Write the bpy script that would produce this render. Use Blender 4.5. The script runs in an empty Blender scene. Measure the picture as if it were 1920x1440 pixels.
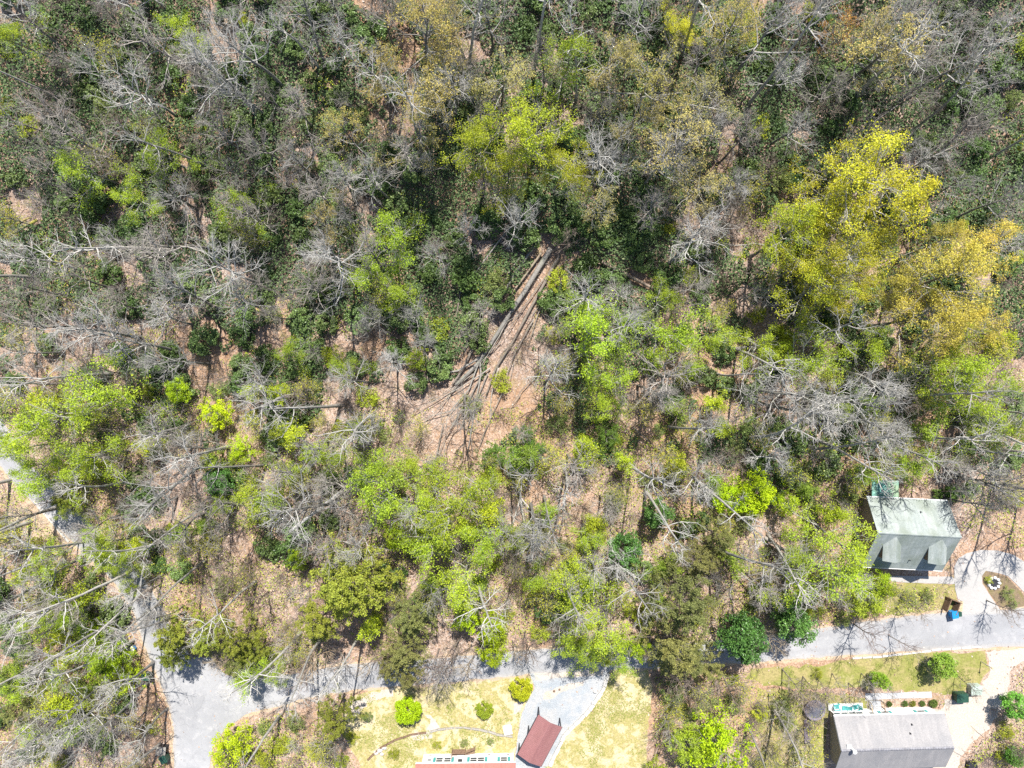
import bpy, bmesh, math, random
import numpy as np
from mathutils import Vector, Matrix, noise as mnoise

# ------------------------------------------------------------------ camera, sky, sun, exposure
S = bpy.context.scene
C = S.collection
CAM_H, FPX, TILT = 95.0, 1331.0, -15.0 / 1331.0
cam = bpy.data.cameras.new('camera'); cam_o = bpy.data.objects.new('camera', cam); C.objects.link(cam_o)
cam_o.location = (0, 0, CAM_H); cam_o.rotation_euler = (TILT, 0, 0)
cam.sensor_fit = 'HORIZONTAL'; cam.angle = 2 * math.atan(960 / FPX); cam.clip_end = 2000; cam.clip_start = 1
S.camera = cam_o

SUN_EL, SUN_AZ = 56.0, 7.0          # azimuth: degrees clockwise from +Y (towards +X)
W = bpy.data.worlds.new('World'); S.world = W; W.use_nodes = True
wn = W.node_tree.nodes; wl = W.node_tree.links
sky = wn.new('ShaderNodeTexSky'); sky.sky_type = 'NISHITA'; sky.sun_disc = False
sky.sun_elevation = math.radians(SUN_EL); sky.sun_rotation = math.radians(SUN_AZ)
sky.altitude = 700; sky.air_density = 1.0; sky.dust_density = 1.0
bg = wn['Background']; bg.inputs['Strength'].default_value = 0.095
wl.new(sky.outputs[0], bg.inputs['Color'])
sun = bpy.data.lights.new('sun', 'SUN'); sun.energy = 5.0; sun.angle = math.radians(0.5); sun.color = (1.0, 0.95, 0.87)
sun_o = bpy.data.objects.new('sun', sun); C.objects.link(sun_o); sun_o.location = (10, 60, 120)
_d = Vector((math.sin(math.radians(SUN_AZ)) * math.cos(math.radians(SUN_EL)), math.cos(math.radians(SUN_AZ)) * math.cos(math.radians(SUN_EL)), math.sin(math.radians(SUN_EL))))
sun_o.rotation_euler = _d.to_track_quat('Z', 'Y').to_euler()
S.view_settings.view_transform = 'Standard'; S.view_settings.look = 'None'
S.view_settings.gamma = 1.0; S.view_settings.use_curve_mapping = False
S.view_settings.exposure = 0.97
S.render.engine = 'CYCLES'
S.cycles.max_bounces = 4; S.cycles.diffuse_bounces = 2; S.cycles.transmission_bounces = 3
S.cycles.use_denoising = False

RNG = np.random.default_rng(11)
random.seed(5)

# ------------------------------------------------------------------ pixel <-> place
def sst(a, b, x):
    t = min(1.0, max(0.0, (x - a) / (b - a))); return t * t * (3 - 2 * t)
def terrain(x, y):
    z = 11.0 * sst(-4, 75, y) + 2.0 * sst(75, 200, y)
    k = sst(-14, 8, y)
    if k > 0:
        z += k * (0.55 * math.sin(x * 0.13 + 1.3) * math.sin(y * 0.11 + .4) + 0.35 * math.sin(x * .31 + y * .17) + .2 * math.sin(x * .5 - y * .43 + 2))
    return z
def vsst(a, b, x):
    t = np.clip((x - a) / (b - a), 0, 1); return t * t * (3 - 2 * t)
def vterrain(x, y):
    k = vsst(-14, 8, y)
    return 11.0 * vsst(-4, 75, y) + 2.0 * vsst(75, 200, y) + k * (0.55 * np.sin(x * 0.13 + 1.3) * np.sin(y * 0.11 + .4) + 0.35 * np.sin(x * .31 + y * .17) + .2 * np.sin(x * .5 - y * .43 + 2))
_c, _s = math.cos(TILT), math.sin(TILT)
def P(px, py, z=0.0):
    dx, dy, dz = (px - 960) / FPX, -(py - 720) / FPX, -1.0
    wy, wz = dy * _c - dz * _s, dy * _s + dz * _c
    t = (CAM_H - z) / -wz
    return Vector((dx * t, wy * t, z))
def G(px, py, up=0.0):
    z = 0.0
    for _ in range(6):
        p = P(px, py, z + up); z = terrain(p.x, p.y)
    p = P(px, py, z + up); return Vector((p.x, p.y, z + up))
def to_px(v):
    x, y, z = v[0], v[1], v[2] - CAM_H
    cy, cz = y * _c + z * _s, -y * _s + z * _c
    return 960 + FPX * x / -cz, 720 - FPX * cy / -cz

# ------------------------------------------------------------------ materials
def mat(name):
    m = bpy.data.materials.new(name); m.use_nodes = True
    nt = m.node_tree; b = nt.nodes['Principled BSDF']
    b.inputs['Specular IOR Level'].default_value = 0.25
    return m, nt, b
def nd(nt, t, **kw):
    n = nt.nodes.new(t)
    for k, v in kw.items():
        if k in n.inputs: n.inputs[k].default_value = v
        else: setattr(n, k, v)
    return n
def mix(nt, fac, a, b, mode='MIX'):
    n = nt.nodes.new('ShaderNodeMix'); n.data_type = 'RGBA'; n.blend_type = mode
    for i, v in ((0, fac), (6, a), (7, b)):
        if hasattr(v, 'node'): nt.links.new(v, n.inputs[i])
        else: n.inputs[i].default_value = (tuple(v) + (1,)) if (isinstance(v, tuple) and len(v) == 3) else v
    return n.outputs[2]
def ramp(nt, fac, stops):
    n = nt.nodes.new('ShaderNodeValToRGB'); e = n.color_ramp.elements
    while len(e) > 1: e.remove(e[-1])
    for i, (p, c) in enumerate(stops):
        el = e[0] if i == 0 else e.new(p)
        el.position = p; el.color = (tuple(c) + (1,)) if not isinstance(c, float) else (c, c, c, 1)
    nt.links.new(fac, n.inputs[0]); return n.outputs[0]
def noise(nt, scale, detail=4, rough=.6, co='Object', dist=0.0, vec=None):
    n = nd(nt, 'ShaderNodeTexNoise', Scale=scale, Detail=detail, Roughness=rough, Distortion=dist)
    if vec is None:
        t = nt.nodes.get('TC') or nd(nt, 'ShaderNodeTexCoord', name='TC'); vec = t.outputs[co]
    nt.links.new(vec, n.inputs['Vector']); return n.outputs['Fac']
def bump(nt, b, h, strength=.5, dist=.05):
    n = nd(nt, 'ShaderNodeBump', Strength=strength, Distance=dist); nt.links.new(h, n.inputs['Height']); nt.links.new(n.outputs[0], b.inputs['Normal'])
def plain(name, col, rough=.6, var=.18, scale=6.0, metal=0.0, bmp=0.0):
    m, nt, b = mat(name); b.inputs['Roughness'].default_value = rough; b.inputs['Metallic'].default_value = metal
    f = noise(nt, scale, 5)
    lo = tuple(max(0, c * (1 - var)) for c in col); hi = tuple(min(1, c * (1 + var)) for c in col)
    nt.links.new(ramp(nt, f, [(.3, lo), (.7, hi)]), b.inputs['Base Color'])
    if bmp: bump(nt, b, noise(nt, scale * 4, 3), bmp, .02)
    return m
def leaf_mat(name, gloss=.5, trans=.4, spread=.35):
    """colour comes from each object's own colour; every leaf varies a little"""
    m, nt, b = mat(name)
    oi = nd(nt, 'ShaderNodeObjectInfo'); ge = nd(nt, 'ShaderNodeNewGeometry')
    var = ramp(nt, ge.outputs['Random Per Island'], [(0, 1 - spread), (.5, 1.0), (1, 1 + spread * .9)])
    c = mix(nt, 1.0, oi.outputs['Color'], var, 'MULTIPLY')
    f = noise(nt, .55, 2)
    c2 = mix(nt, 1.0, c, (1.07, .98, .82), 'MULTIPLY')
    c = mix(nt, ramp(nt, f, [(.35, 0.0), (.65, .8)]), c, c2)
    nt.links.new(c, b.inputs['Base Color']); b.inputs['Roughness'].default_value = gloss
    b.inputs['Specular IOR Level'].default_value = .35
    tr = nd(nt, 'ShaderNodeBsdfTranslucent'); nt.links.new(c, tr.inputs['Color'])
    mx = nd(nt, 'ShaderNodeMixShader'); mx.inputs[0].default_value = trans
    nt.links.new(b.outputs[0], mx.inputs[1]); nt.links.new(tr.outputs[0], mx.inputs[2])
    nt.links.new(mx.outputs[0], nt.nodes['Material Output'].inputs[0])
    return m
def bark_mat(name):
    m, nt, b = mat(name); b.inputs['Roughness'].default_value = .85
    oi = nd(nt, 'ShaderNodeObjectInfo')
    f = noise(nt, 5, 5, .7); g = noise(nt, 1.2, 3)
    c = mix(nt, 1.0, oi.outputs['Color'], ramp(nt, f, [(.3, .55), (.55, 1.0), (.75, 1.25)]), 'MULTIPLY')
    c = mix(nt, ramp(nt, g, [(.5, 0.0), (.72, .5)]), c, (.20, .22, .15))
    nt.links.new(c, b.inputs['Base Color']); bump(nt, b, f, .6, .04)
    return m

M = {}
M['leaf'] = leaf_mat('spring_leaf', .55, .42)
M['gloss_leaf'] = leaf_mat('evergreen_leaf', .38, .12, .45)
M['needle'] = leaf_mat('needle_foliage', .6, .2, .4)
M['bark'] = bark_mat('bark')

def litter_material():
    m, nt, b = mat('leaf_litter_soil'); b.inputs['Roughness'].default_value = .95; b.inputs['Specular IOR Level'].default_value = .08
    big, mid, fine = noise(nt, .06, 4), noise(nt, .45, 5, .65), noise(nt, 4.5, 6, .75)
    vo = nd(nt, 'ShaderNodeTexVoronoi', Scale=5.0, Randomness=1.0); nt.links.new(nt.nodes['TC'].outputs['Object'], vo.inputs['Vector'])
    sx = nd(nt, 'ShaderNodeSeparateColor'); nt.links.new(vo.outputs['Color'], sx.inputs[0])
    base = ramp(nt, sx.outputs[0], [(0, (.26, .185, .15)), (.3, (.40, .30, .245)), (.6, (.46, .365, .315)), (.82, (.35, .235, .155)), (1, (.55, .47, .41))])
    c = mix(nt, ramp(nt, big, [(.42, 0.0), (.62, .55)]), base, (.38, .215, .105))
    c = mix(nt, ramp(nt, fine, [(.36, .8), (.52, 0.0)]), c, (.13, .085, .06))
    c = mix(nt, ramp(nt, mid, [(.56, 0.0), (.72, .55)]), c, (.20, .20, .06))
    nt.links.new(c, b.inputs['Base Color']); bump(nt, b, fine, .9, .08)
    return m
M['litter'] = litter_material()
def asphalt_material():
    m, nt, b = mat('weathered_asphalt'); b.inputs['Roughness'].default_value = .85
    big, mid, fine = noise(nt, .16, 4, .6, dist=.6), noise(nt, .9, 5, .7), noise(nt, 14, 3, .7)
    c = ramp(nt, big, [(.3, (.215, .22, .23)), (.5, (.29, .295, .305)), (.72, (.39, .39, .395))])
    c = mix(nt, ramp(nt, mid, [(.54, 0.0), (.72, .8)]), c, (.45, .44, .43))
    c = mix(nt, ramp(nt, mid, [(.25, .75), (.42, 0.0)]), c, (.18, .185, .195))
    at = nd(nt, 'ShaderNodeAttribute', attribute_name='across'); tr = nd(nt, 'ShaderNodeMath', operation='SUBTRACT'); nt.links.new(at.outputs['Fac'], tr.inputs[0]); tr.inputs[1].default_value = .46
    ab = nd(nt, 'ShaderNodeMath', operation='ABSOLUTE'); nt.links.new(tr.outputs[0], ab.inputs[0]); wob = nd(nt, 'ShaderNodeMath', operation='MULTIPLY_ADD'); nt.links.new(mid, wob.inputs[0]); wob.inputs[1].default_value = .35; nt.links.new(ab.outputs[0], wob.inputs[2])
    c = mix(nt, ramp(nt, wob.outputs[0], [(.2, .45), (.42, 0.0)]), c, (.24, .24, .25))
    c = mix(nt, ramp(nt, at.outputs['Fac'], [(.72, 0.0), (1.0, .55)]), c, (.40, .35, .29))
    vc = nd(nt, 'ShaderNodeTexVoronoi', Scale=.38, feature='DISTANCE_TO_EDGE'); wv = nd(nt, 'ShaderNodeVectorMath', operation='ADD'); nz = nd(nt, 'ShaderNodeTexNoise', Scale=.9, Detail=4.0); nt.links.new(nt.nodes['TC'].outputs['Object'], nz.inputs['Vector']); nt.links.new(nt.nodes['TC'].outputs['Object'], wv.inputs[0]); nt.links.new(nz.outputs['Color'], wv.inputs[1]); nt.links.new(wv.outputs[0], vc.inputs['Vector'])
    c = mix(nt, ramp(nt, vc.outputs['Distance'], [(0, .4), (.016, 0.0)]), c, (.11, .11, .115))
    c = mix(nt, .35, c, ramp(nt, fine, [(.3, (.2, .2, .22)), (.7, (.42, .42, .43))]))
    nt.links.new(c, b.inputs['Base Color']); bump(nt, b, fine, .4, .02)
    return m
M['asphalt'] = asphalt_material()
def blend_material(name, cols, scale, fine_scale, rough=.95, contrast=.32):
    m, nt, b = mat(name); b.inputs['Roughness'].default_value = rough; b.inputs['Specular IOR Level'].default_value = .1
    f, g = noise(nt, scale, 5, .65, dist=.4), noise(nt, fine_scale, 4, .75)
    n = len(cols)
    c = ramp(nt, f, [(.28 + .44 * i / (n - 1), cols[i]) for i in range(n)])
    c = mix(nt, 1.0, c, ramp(nt, g, [(.3, 1 - contrast), (.7, 1 + contrast * .88)]), 'MULTIPLY')
    nt.links.new(c, b.inputs['Base Color']); bump(nt, b, g, .7, .05)
    return m
M['lawn'] = blend_material('thin_spring_lawn', [(.19, .21, .045), (.42, .35, .20), (.30, .27, .10), (.46, .39, .24), (.50, .43, .28), (.22, .23, .05)], .42, 5, .95, .4)
M['verge'] = blend_material('rough_grass_bank', [(.16, .18, .045), (.31, .26, .12), (.20, .21, .055), (.38, .32, .18)], .33, 4)
M['gravel'] = blend_material('blue_grey_gravel', [(.25, .28, .31), (.30, .325, .35), (.36, .365, .37), (.28, .305, .335)], .4, 9)
M['dirt'] = blend_material('pale_dirt', [(.37, .31, .25), (.48, .415, .345), (.40, .365, .33), (.52, .46, .395)], .3, 6)
M['sand'] = blend_material('sandy_shoulder', [(.36, .25, .15), (.44, .34, .24), (.40, .31, .23)], .8, 7)
M['concrete'] = blend_material('smooth_concrete', [(.335, .325, .315), (.355, .345, .335), (.37, .36, .35)], .15, 3, .8, .06)
M['slab'] = blend_material('paving_slab', [(.33, .34, .37), (.40, .41, .43), (.36, .36, .38)], .8, 6, .8, .12)
M['bed'] = blend_material('mulch_bed', [(.13, .10, .07), (.20, .15, .10), (.16, .15, .05)], .8, 6)

def roof_material(name, a, b_, streak):
    m, nt, b = mat(name); b.inputs['Roughness'].default_value = .6
    t = nd(nt, 'ShaderNodeTexCoord', name='TC'); mp = nd(nt, 'ShaderNodeMapping'); mp.inputs['Scale'].default_value = (1.6, .22, .22)
    nt.links.new(t.outputs['Object'], mp.inputs[0])
    f = noise(nt, 1.3, 4, .65, vec=mp.outputs[0]); g = noise(nt, 7, 4, .7); h = noise(nt, .35, 3)
    c = ramp(nt, f, [(.3, a), (.7, b_)])
    c = mix(nt, ramp(nt, h, [(.42, 0.0), (.66, .8)]), c, streak)
    c = mix(nt, 1.0, c, ramp(nt, g, [(.3, .8), (.7, 1.15)]), 'MULTIPLY')
    nt.links.new(c, b.inputs['Base Color']); bump(nt, b, g, .25, .02)
    return m
M['green_roof'] = roof_material('pale_green_roof', (.22, .255, .25), (.33, .36, .355), (.17, .20, .165))
M['teal_roof'] = roof_material('teal_roof', (.13, .34, .30), (.20, .40, .36), (.24, .30, .18))
M['grey_shingle'] = roof_material('grey_shingle', (.225, .22, .225), (.29, .28, .28), (.20, .20, .21))
M['red_metal'] = roof_material('red_brown_metal', (.22, .10, .10), (.27, .13, .13), (.24, .12, .115))
M['red_shingle'] = roof_material('red_brown_shingle', (.27, .10, .085), (.34, .14, .12), (.28, .13, .11))
M['white_paint'] = plain('white_siding', (.72, .72, .71), .55, .06)
M['tan_wall'] = plain('tan_siding', (.30, .25, .19), .7, .12)
M['teal_paint'] = plain('teal_paint', (.07, .30, .30), .5, .2)
M['glass'] = plain('window_glass', (.05, .06, .07), .12, .3)
M['dark_metal'] = plain('dark_metal', (.03, .03, .035), .5, .3)
M['brown_wood'] = plain('weathered_brown_wood', (.17, .11, .075), .8, .35, 5)
M['pale_wood'] = plain('pale_timber', (.50, .40, .25), .75, .2, 5)
M['grey_wood'] = plain('grey_timber', (.30, .28, .25), .8, .3, 5)
M['purple_wood'] = plain('purplish_grey_boards', (.17, .14, .17), .75, .35, 3)
M['stone'] = plain('pale_stone', (.48, .46, .43), .85, .25, 5, 0, .4)
M['white_stone'] = plain('white_stone', (.66, .66, .66), .8, .15, 7, 0, .3)
M['green_plastic'] = plain('dark_green_plastic', (.025, .07, .05), .4, .2)
M['blue_plastic'] = plain('blue_plastic', (.02, .22, .55), .4, .12)
M['pale_green_metal'] = plain('pale_green_metal', (.36, .43, .38), .5, .1)
M['trampoline_mat'] = plain('dark_grey_mesh_fabric', (.09, .095, .12), .7, .3, 4)
M['trampoline_pad'] = plain('grey_purple_padding', (.20, .18, .21), .6, .25, 3)

# ------------------------------------------------------------------ object helpers
def mesh(name, verts, faces, m=None, smooth=False):
    me = bpy.data.meshes.new(name); me.from_pydata([tuple(v) for v in verts], [], faces)
    if m is not None: me.materials.append(m)
    if smooth: me.polygons.foreach_set('use_smooth', [True] * len(me.polygons))
    me.update(); return me
def obj(name, me, parent=None, color=None):
    o = bpy.data.objects.new(name, me); C.objects.link(o)
    if parent is not None: o.parent = parent
    if color: o.color = tuple(color) + (1,)
    return o
def tag(o, label=None, cat=None, group=None, kind=None):
    if label: o['label'] = label
    if cat: o['category'] = cat
    if group: o['group'] = group
    if kind: o['kind'] = kind
    return o
def empty(name, loc, label, cat, group=None, rz=0.0):
    o = bpy.data.objects.new(name, None); C.objects.link(o); o.location = loc; o.rotation_euler = (0, 0, rz)
    o.empty_display_size = .3
    return tag(o, label, cat, group)
class MB:
    def __init__(s): s.v = []; s.f = []
    def box(s, x0, x1, y0, y1, z0, z1, taper=0.0):
        k = len(s.v); t = taper
        s.v += [(x0 + t, y0 + t, z0), (x1 - t, y0 + t, z0), (x1 - t, y1 - t, z0), (x0 + t, y1 - t, z0), (x0, y0, z1), (x1, y0, z1), (x1, y1, z1), (x0, y1, z1)]
        s.f += [tuple(k + i for i in q) for q in ((3, 2, 1, 0), (4, 5, 6, 7), (0, 1, 5, 4), (1, 2, 6, 5), (2, 3, 7, 6), (3, 0, 4, 7))]
        return s
    def poly(s, pts):
        k = len(s.v); s.v += [tuple(p) for p in pts]; s.f.append(tuple(range(k, k + len(pts)))); return s
    def slab(s, pts, th):
        """polygon with thickness straight down"""
        k = len(s.v); n = len(pts); s.v += [tuple(p) for p in pts] + [(p[0], p[1], p[2] - th) for p in pts]
        s.f.append(tuple(range(k, k + n))); s.f.append(tuple(range(k + 2 * n - 1, k + n - 1, -1)))
        for i in range(n): j = (i + 1) % n; s.f.append((k + i, k + n + i, k + n + j, k + j))
        return s
    def tube(s, pts, rads, n=5, cap=True):
        v, f = tube_np(np.array(pts, float), np.array(rads, float), n, len(s.v)); s.v += [tuple(p) for p in v]
        s.f += [tuple(q) for q in f]
        if cap:
            k = len(s.v) - n; s.f.append(tuple(range(k, k + n))); k0 = len(s.v) - len(pts) * n; s.f.append(tuple(range(k0 + n - 1, k0 - 1, -1)))
        return s
    def build(s, name, m, parent=None, smooth=False, kind=None):
        o = obj(name, mesh(name, s.v, s.f, m, smooth), parent)
        if kind: o['kind'] = kind
        return o
def tube_np(pts, rads, n, base=0):
    d = pts[-1] - pts[0]; L = np.linalg.norm(d); d = d / (L if L > 1e-9 else 1)
    a = np.array([0, 0, 1.0]) if abs(d[2]) < .9 else np.array([1.0, 0, 0])
    u = np.cross(d, a); u /= np.linalg.norm(u); w = np.cross(d, u)
    th = np.arange(n) * 2 * math.pi / n
    ring = np.cos(th)[:, None] * u + np.sin(th)[:, None] * w
    v = (pts[:, None, :] + rads[:, None, None] * ring[None]).reshape(-1, 3)
    m = len(pts); i = np.arange(m - 1)[:, None] * n + np.arange(n)[None]; j = np.arange(m - 1)[:, None] * n + (np.arange(n)[None] + 1) % n
    f = np.stack([i, j, j + n, i + n], -1).reshape(-1, 4) + base
    return v, f
def np_mesh(name, V, F, m, smooth=False):
    """V (n,3), F (k,4) quads"""
    me = bpy.data.meshes.new(name); me.vertices.add(len(V)); me.vertices.foreach_set('co', np.ascontiguousarray(V, np.float32).ravel())
    k = F.shape[1]; me.loops.add(F.size); me.loops.foreach_set('vertex_index', np.ascontiguousarray(F, np.int32).ravel())
    me.polygons.add(len(F)); me.polygons.foreach_set('loop_start', np.arange(len(F), dtype=np.int32) * k)
    me.materials.append(m)
    me.polygons.foreach_set('use_smooth', np.full(len(F), smooth)); me.update(calc_edges=True); me.validate(); return me
def leaf_quads(cent, size, rng, up=.5, aspect=.62):
    """rhombic leaves about the centres"""
    n = len(cent); nor = rng.normal(size=(n, 3)); nor[:, 2] = np.abs(nor[:, 2]) + up; nor /= np.linalg.norm(nor, axis=1)[:, None]
    a = rng.normal(size=(n, 3)); a -= (a * nor).sum(1)[:, None] * nor; a /= np.linalg.norm(a, axis=1)[:, None]; b = np.cross(nor, a)
    s = size * rng.uniform(.6, 1.35, n)[:, None] * .5
    bend = nor * s * .25
    V = np.stack([cent + a * s, cent + b * s * aspect - bend, cent - a * s, cent - b * s * aspect - bend], 1).reshape(-1, 3)
    return V, np.arange(4 * n).reshape(-1, 4)

# ------------------------------------------------------------------ the setting
def terrain_mesh():
    def axis(lim, inner, step):
        a = list(np.arange(-inner, inner + .1, step)); o = [inner * 1.15, inner * 1.5, inner * 2.2, lim]
        return np.array([-q for q in reversed(o)] + a + o)
    X, Y = axis(420, 86, 1.5), axis(420, 72, 1.5)
    V = [(x, y, terrain(x, y)) for y in Y for x in X]; n = len(X)
    F = [(j * n + i, j * n + i + 1, (j + 1) * n + i + 1, (j + 1) * n + i) for j in range(len(Y) - 1) for i in range(n - 1)]
    o = obj('ground', mesh('ground', V, F, M['litter'], True)); tag(o, kind='structure'); o['label'] = 'woodland floor of pinkish tan leaf litter'
terrain_mesh()

def jitter_outline(pts, amp, step, seed, closed=True):
    r = random.Random(seed); out = []; n = len(pts)
    for i in range(n if closed else n - 1):
        a, b = Vector(pts[i]), Vector(pts[(i + 1) % n]); L = (b - a).length; k = max(1, int(L / step))
        for q in range(k):
            p = a.lerp(b, q / k)
            out.append((p.x + r.uniform(-amp, amp), p.y + r.uniform(-amp, amp)))
    if not closed: out.append(tuple(pts[-1][:2]))
    return out
BUILT = []        # outlines on the ground, world xy
def sheet(name, pix, z, m, label, amp=.12, step=.6, seed=1, build=True):
    pts = [G(*p) for p in pix]; o2 = jitter_outline([(p.x, p.y, 0) for p in pts], amp, step, seed)
    V = [(x, y, terrain(x, y) + z) for x, y in o2]
    o = obj(name, mesh(name, V, [tuple(range(len(V)))], m)); tag(o, kind='structure'); o['label'] = label
    # the sheet has to face up
    if o.data.polygons[0].normal.z < 0: o.data.flip_normals()
    if build: BUILT.append([(x, y) for x, y in o2])
    return o
def smooth_line(pix, n=10):
    pts = [G(*p[:2]) for p in pix]; wd = [p[2] for p in pix]; out = []
    for i in range(len(pts) - 1):
        p0, p1, p2, p3 = pts[max(i - 1, 0)], pts[i], pts[i + 1], pts[min(i + 2, len(pts) - 1)]
        for k in range(n):
            t = k / n
            out.append((.5 * ((2 * p1) + (p2 - p0) * t + (2 * p0 - 5 * p1 + 4 * p2 - p3) * t * t + (3 * p1 - p0 - 3 * p2 + p3) * t ** 3), wd[i] * (1 - t) + wd[i + 1] * t))
    out.append((pts[-1], wd[-1])); return out
ROADS = []
def road(name, pix, z, m, label, extra=0.0, jit=.12, seed=3, reg=True):
    ln = smooth_line(pix); r = random.Random(seed); V = []; F = []; nc = 11
    for i, (p, w) in enumerate(ln):
        a, b = ln[max(i - 1, 0)][0], ln[min(i + 1, len(ln) - 1)][0]
        t = (b - a).normalized(); nx, ny = -t.y, t.x; hw = w / 2 / 14.0 + extra
        for k in range(nc):
            q = (k / (nc - 1) * 2 - 1) * hw
            if k in (0, nc - 1): q += r.uniform(-jit, jit)
            x, y = p.x + nx * q, p.y + ny * q; V.append((x, y, terrain(x, y) + z))
    for i in range(len(ln) - 1):
        for k in range(nc - 1):
            a = i * nc + k; F.append((a, a + nc, a + nc + 1, a + 1))
    me = mesh(name, V, F, m); at_ = me.attributes.new('across', 'FLOAT', 'POINT'); at_.data.foreach_set('value', [abs(k / (nc - 1) * 2 - 1) for _ in ln for k in range(nc)])
    o = obj(name, me); tag(o, kind='structure'); o['label'] = label
    if o.data.polygons[0].normal.z < 0: o.data.flip_normals()
    if reg: ROADS.append(([(p.x, p.y) for p, w in ln], [w / 2 / 14. + .2 for p, w in ln]))
LANE = [(-70, 720, 46), (-20, 790, 46), (22, 865, 46), (78, 928, 46), (148, 995, 48), (225, 1068, 50), (272, 1135, 52), (302, 1205, 62), (342, 1275, 84), (362, 1345, 80), (360, 1410, 70), (358, 1500, 66)]
MAIN = [(345, 1300, 62), (420, 1312, 66), (500, 1300, 58), (580, 1282, 50), (680, 1268, 48), (800, 1258, 48), (900, 1250, 46), (1010, 1240, 46), (1150, 1234, 46), (1300, 1226, 46), (1430, 1216, 48), (1560, 1203, 56), (1700, 1188, 66), (1800, 1182, 70), (1920, 1176, 72), (2010, 1172, 72)]
road('road_shoulder', LANE, .012, M['sand'], 'sandy shoulder along the lane through the woods', .35, .25, 8, False)
road('road_shoulder', MAIN, .016, M['sand'], 'sandy shoulder along the main lane', .30, .22, 9, False)
road('lane', LANE, .030, M['asphalt'], 'weathered grey asphalt lane winding through the woods')
road('road', MAIN, .036, M['asphalt'], 'weathered grey asphalt road past the houses', seed=4)
sheet('road_junction', [(300, 1250), (330, 1230), (395, 1232), (420, 1262), (470, 1282), (520, 1275), (540, 1306), (470, 1335), (425, 1365), (400, 1400), (392, 1440), (330, 1440), (330, 1370), (318, 1310)], .042, M['asphalt'], 'grey asphalt junction of the lane and the road', .1, .7, 5)
sheet('lawn', [(650, 1312), (725, 1286), (800, 1284), (905, 1272), (1000, 1264), (1002, 1290), (986, 1318), (974, 1350), (970, 1390), (966, 1425), (966, 1470), (690, 1470), (672, 1430), (640, 1370)], .010, M['lawn'], 'thin yellow-green lawn before the white cottage', .2, .7, 6)
sheet('lawn', [(1143, 1256), (1212, 1250), (1224, 1300), (1216, 1360), (1210, 1440), (1205, 1490), (985, 1490), (1020, 1432), (1062, 1374), (1108, 1326), (1132, 1292)], .010, M['lawn'], 'dry yellow-green lawn beside the gravel pad', .2, .7, 7)
sheet('gravel_pad', [(992, 1258), (1060, 1256), (1144, 1254), (1134, 1290), (1112, 1322), (1086, 1350), (1062, 1372), (1040, 1410), (1022, 1444), (1000, 1500), (958, 1500), (966, 1420), (970, 1385), (976, 1345), (988, 1315), (1003, 1290)], .022, M['gravel'], 'blue-grey gravel parking pad around the carport', .08, .5, 8)
sheet('dirt_patch', [(1020, 1300), (1050, 1286), (1098, 1276), (1092, 1284), (1052, 1298), (1030, 1312), (1018, 1310)], .028, M['dirt'], 'pale bare earth showing through the gravel', .12, .35, 9, False)
sheet('dirt_patch', [(1000, 1262), (1060, 1256), (1135, 1255), (1130, 1266), (1060, 1270), (1005, 1276)], .029, M['dirt'], 'pale earth between road and gravel pad', .12, .35, 19, False)
for k, pp in enumerate([[(655, 1318), (700, 1300), (742, 1290), (735, 1304), (690, 1320), (668, 1345), (655, 1345)], [(800, 1338), (815, 1345), (824, 1362), (818, 1372), (800, 1372), (806, 1356)], [(775, 1376), (800, 1372), (812, 1380), (792, 1388), (778, 1385)], [(962, 1318), (980, 1316), (976, 1336), (964, 1338)]]):
    sheet('dirt_patch', pp, .013 + k * .0005, M['dirt'], 'pale bare earth patch on the cottage lawn', .25, .4, 30 + k, False)
sheet('dirt_drive', [(1848, 1222), (1925, 1212), (1990, 1210), (1990, 1245), (1915, 1240), (1895, 1258), (1890, 1290), (1876, 1330), (1858, 1362), (1820, 1395), (1800, 1420), (1792, 1500), (1700, 1500), (1700, 1325), (1770, 1330), (1770, 1312), (1812, 1312), (1840, 1285), (1858, 1255)], .014, M['dirt'], 'pale dirt driveway to the grey-shingled house', .2, .5, 10)
sheet('grass_bank', [(1410, 1254), (1520, 1248), (1620, 1234), (1740, 1222), (1850, 1222), (1856, 1256), (1838, 1284), (1810, 1300), (1760, 1300), (1640, 1292), (1560, 1290), (1470, 1290), (1400, 1275)], .006, M['verge'], 'rough yellow-brown grass bank below the road', .3, .8, 11)
sheet('grass_bank', [(1420, 1290), (1550, 1300), (1640, 1308), (1640, 1335), (1555, 1330), (1545, 1450), (1440, 1450), (1415, 1360)], .007, M['verge'], 'rough grassy yard beside the grey-shingled house', .3, .8, 12, False)
sheet('driveway', [(1789, 1084), (1789, 1062), (1797, 1046), (1812, 1037), (1838, 1031), (1870, 1032), (1900, 1040), (1935, 1062), (1975, 1100), (2000, 1165), (1960, 1168), (1940, 1130), (1922, 1112), (1890, 1080), (1870, 1074), (1848, 1070), (1841, 1080), (1842, 1094), (1852, 1110), (1864, 1128), (1874, 1142), (1880, 1150), (1802, 1152), (1796, 1125), (1791, 1105)], .050, M['concrete'], 'smooth pale concrete driveway looping past the green-roofed house', .02, .6, 13)
sheet('planting_island', [(1849, 1071), (1868, 1075), (1889, 1082), (1918, 1113), (1935, 1140), (1945, 1166), (1905, 1154), (1882, 1148), (1866, 1127), (1854, 1110), (1844, 1094), (1842, 1080)], .012, M['bed'], 'dark planting island inside the driveway loop', .05, .5, 14)
sheet('path', [(1664, 1084), (1664, 1079), (1785, 1081), (1789, 1086), (1789, 1095), (1700, 1092), (1672, 1090)], .055, M['concrete'], 'pale concrete front path of the green-roofed house', .02, .6, 15)
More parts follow.
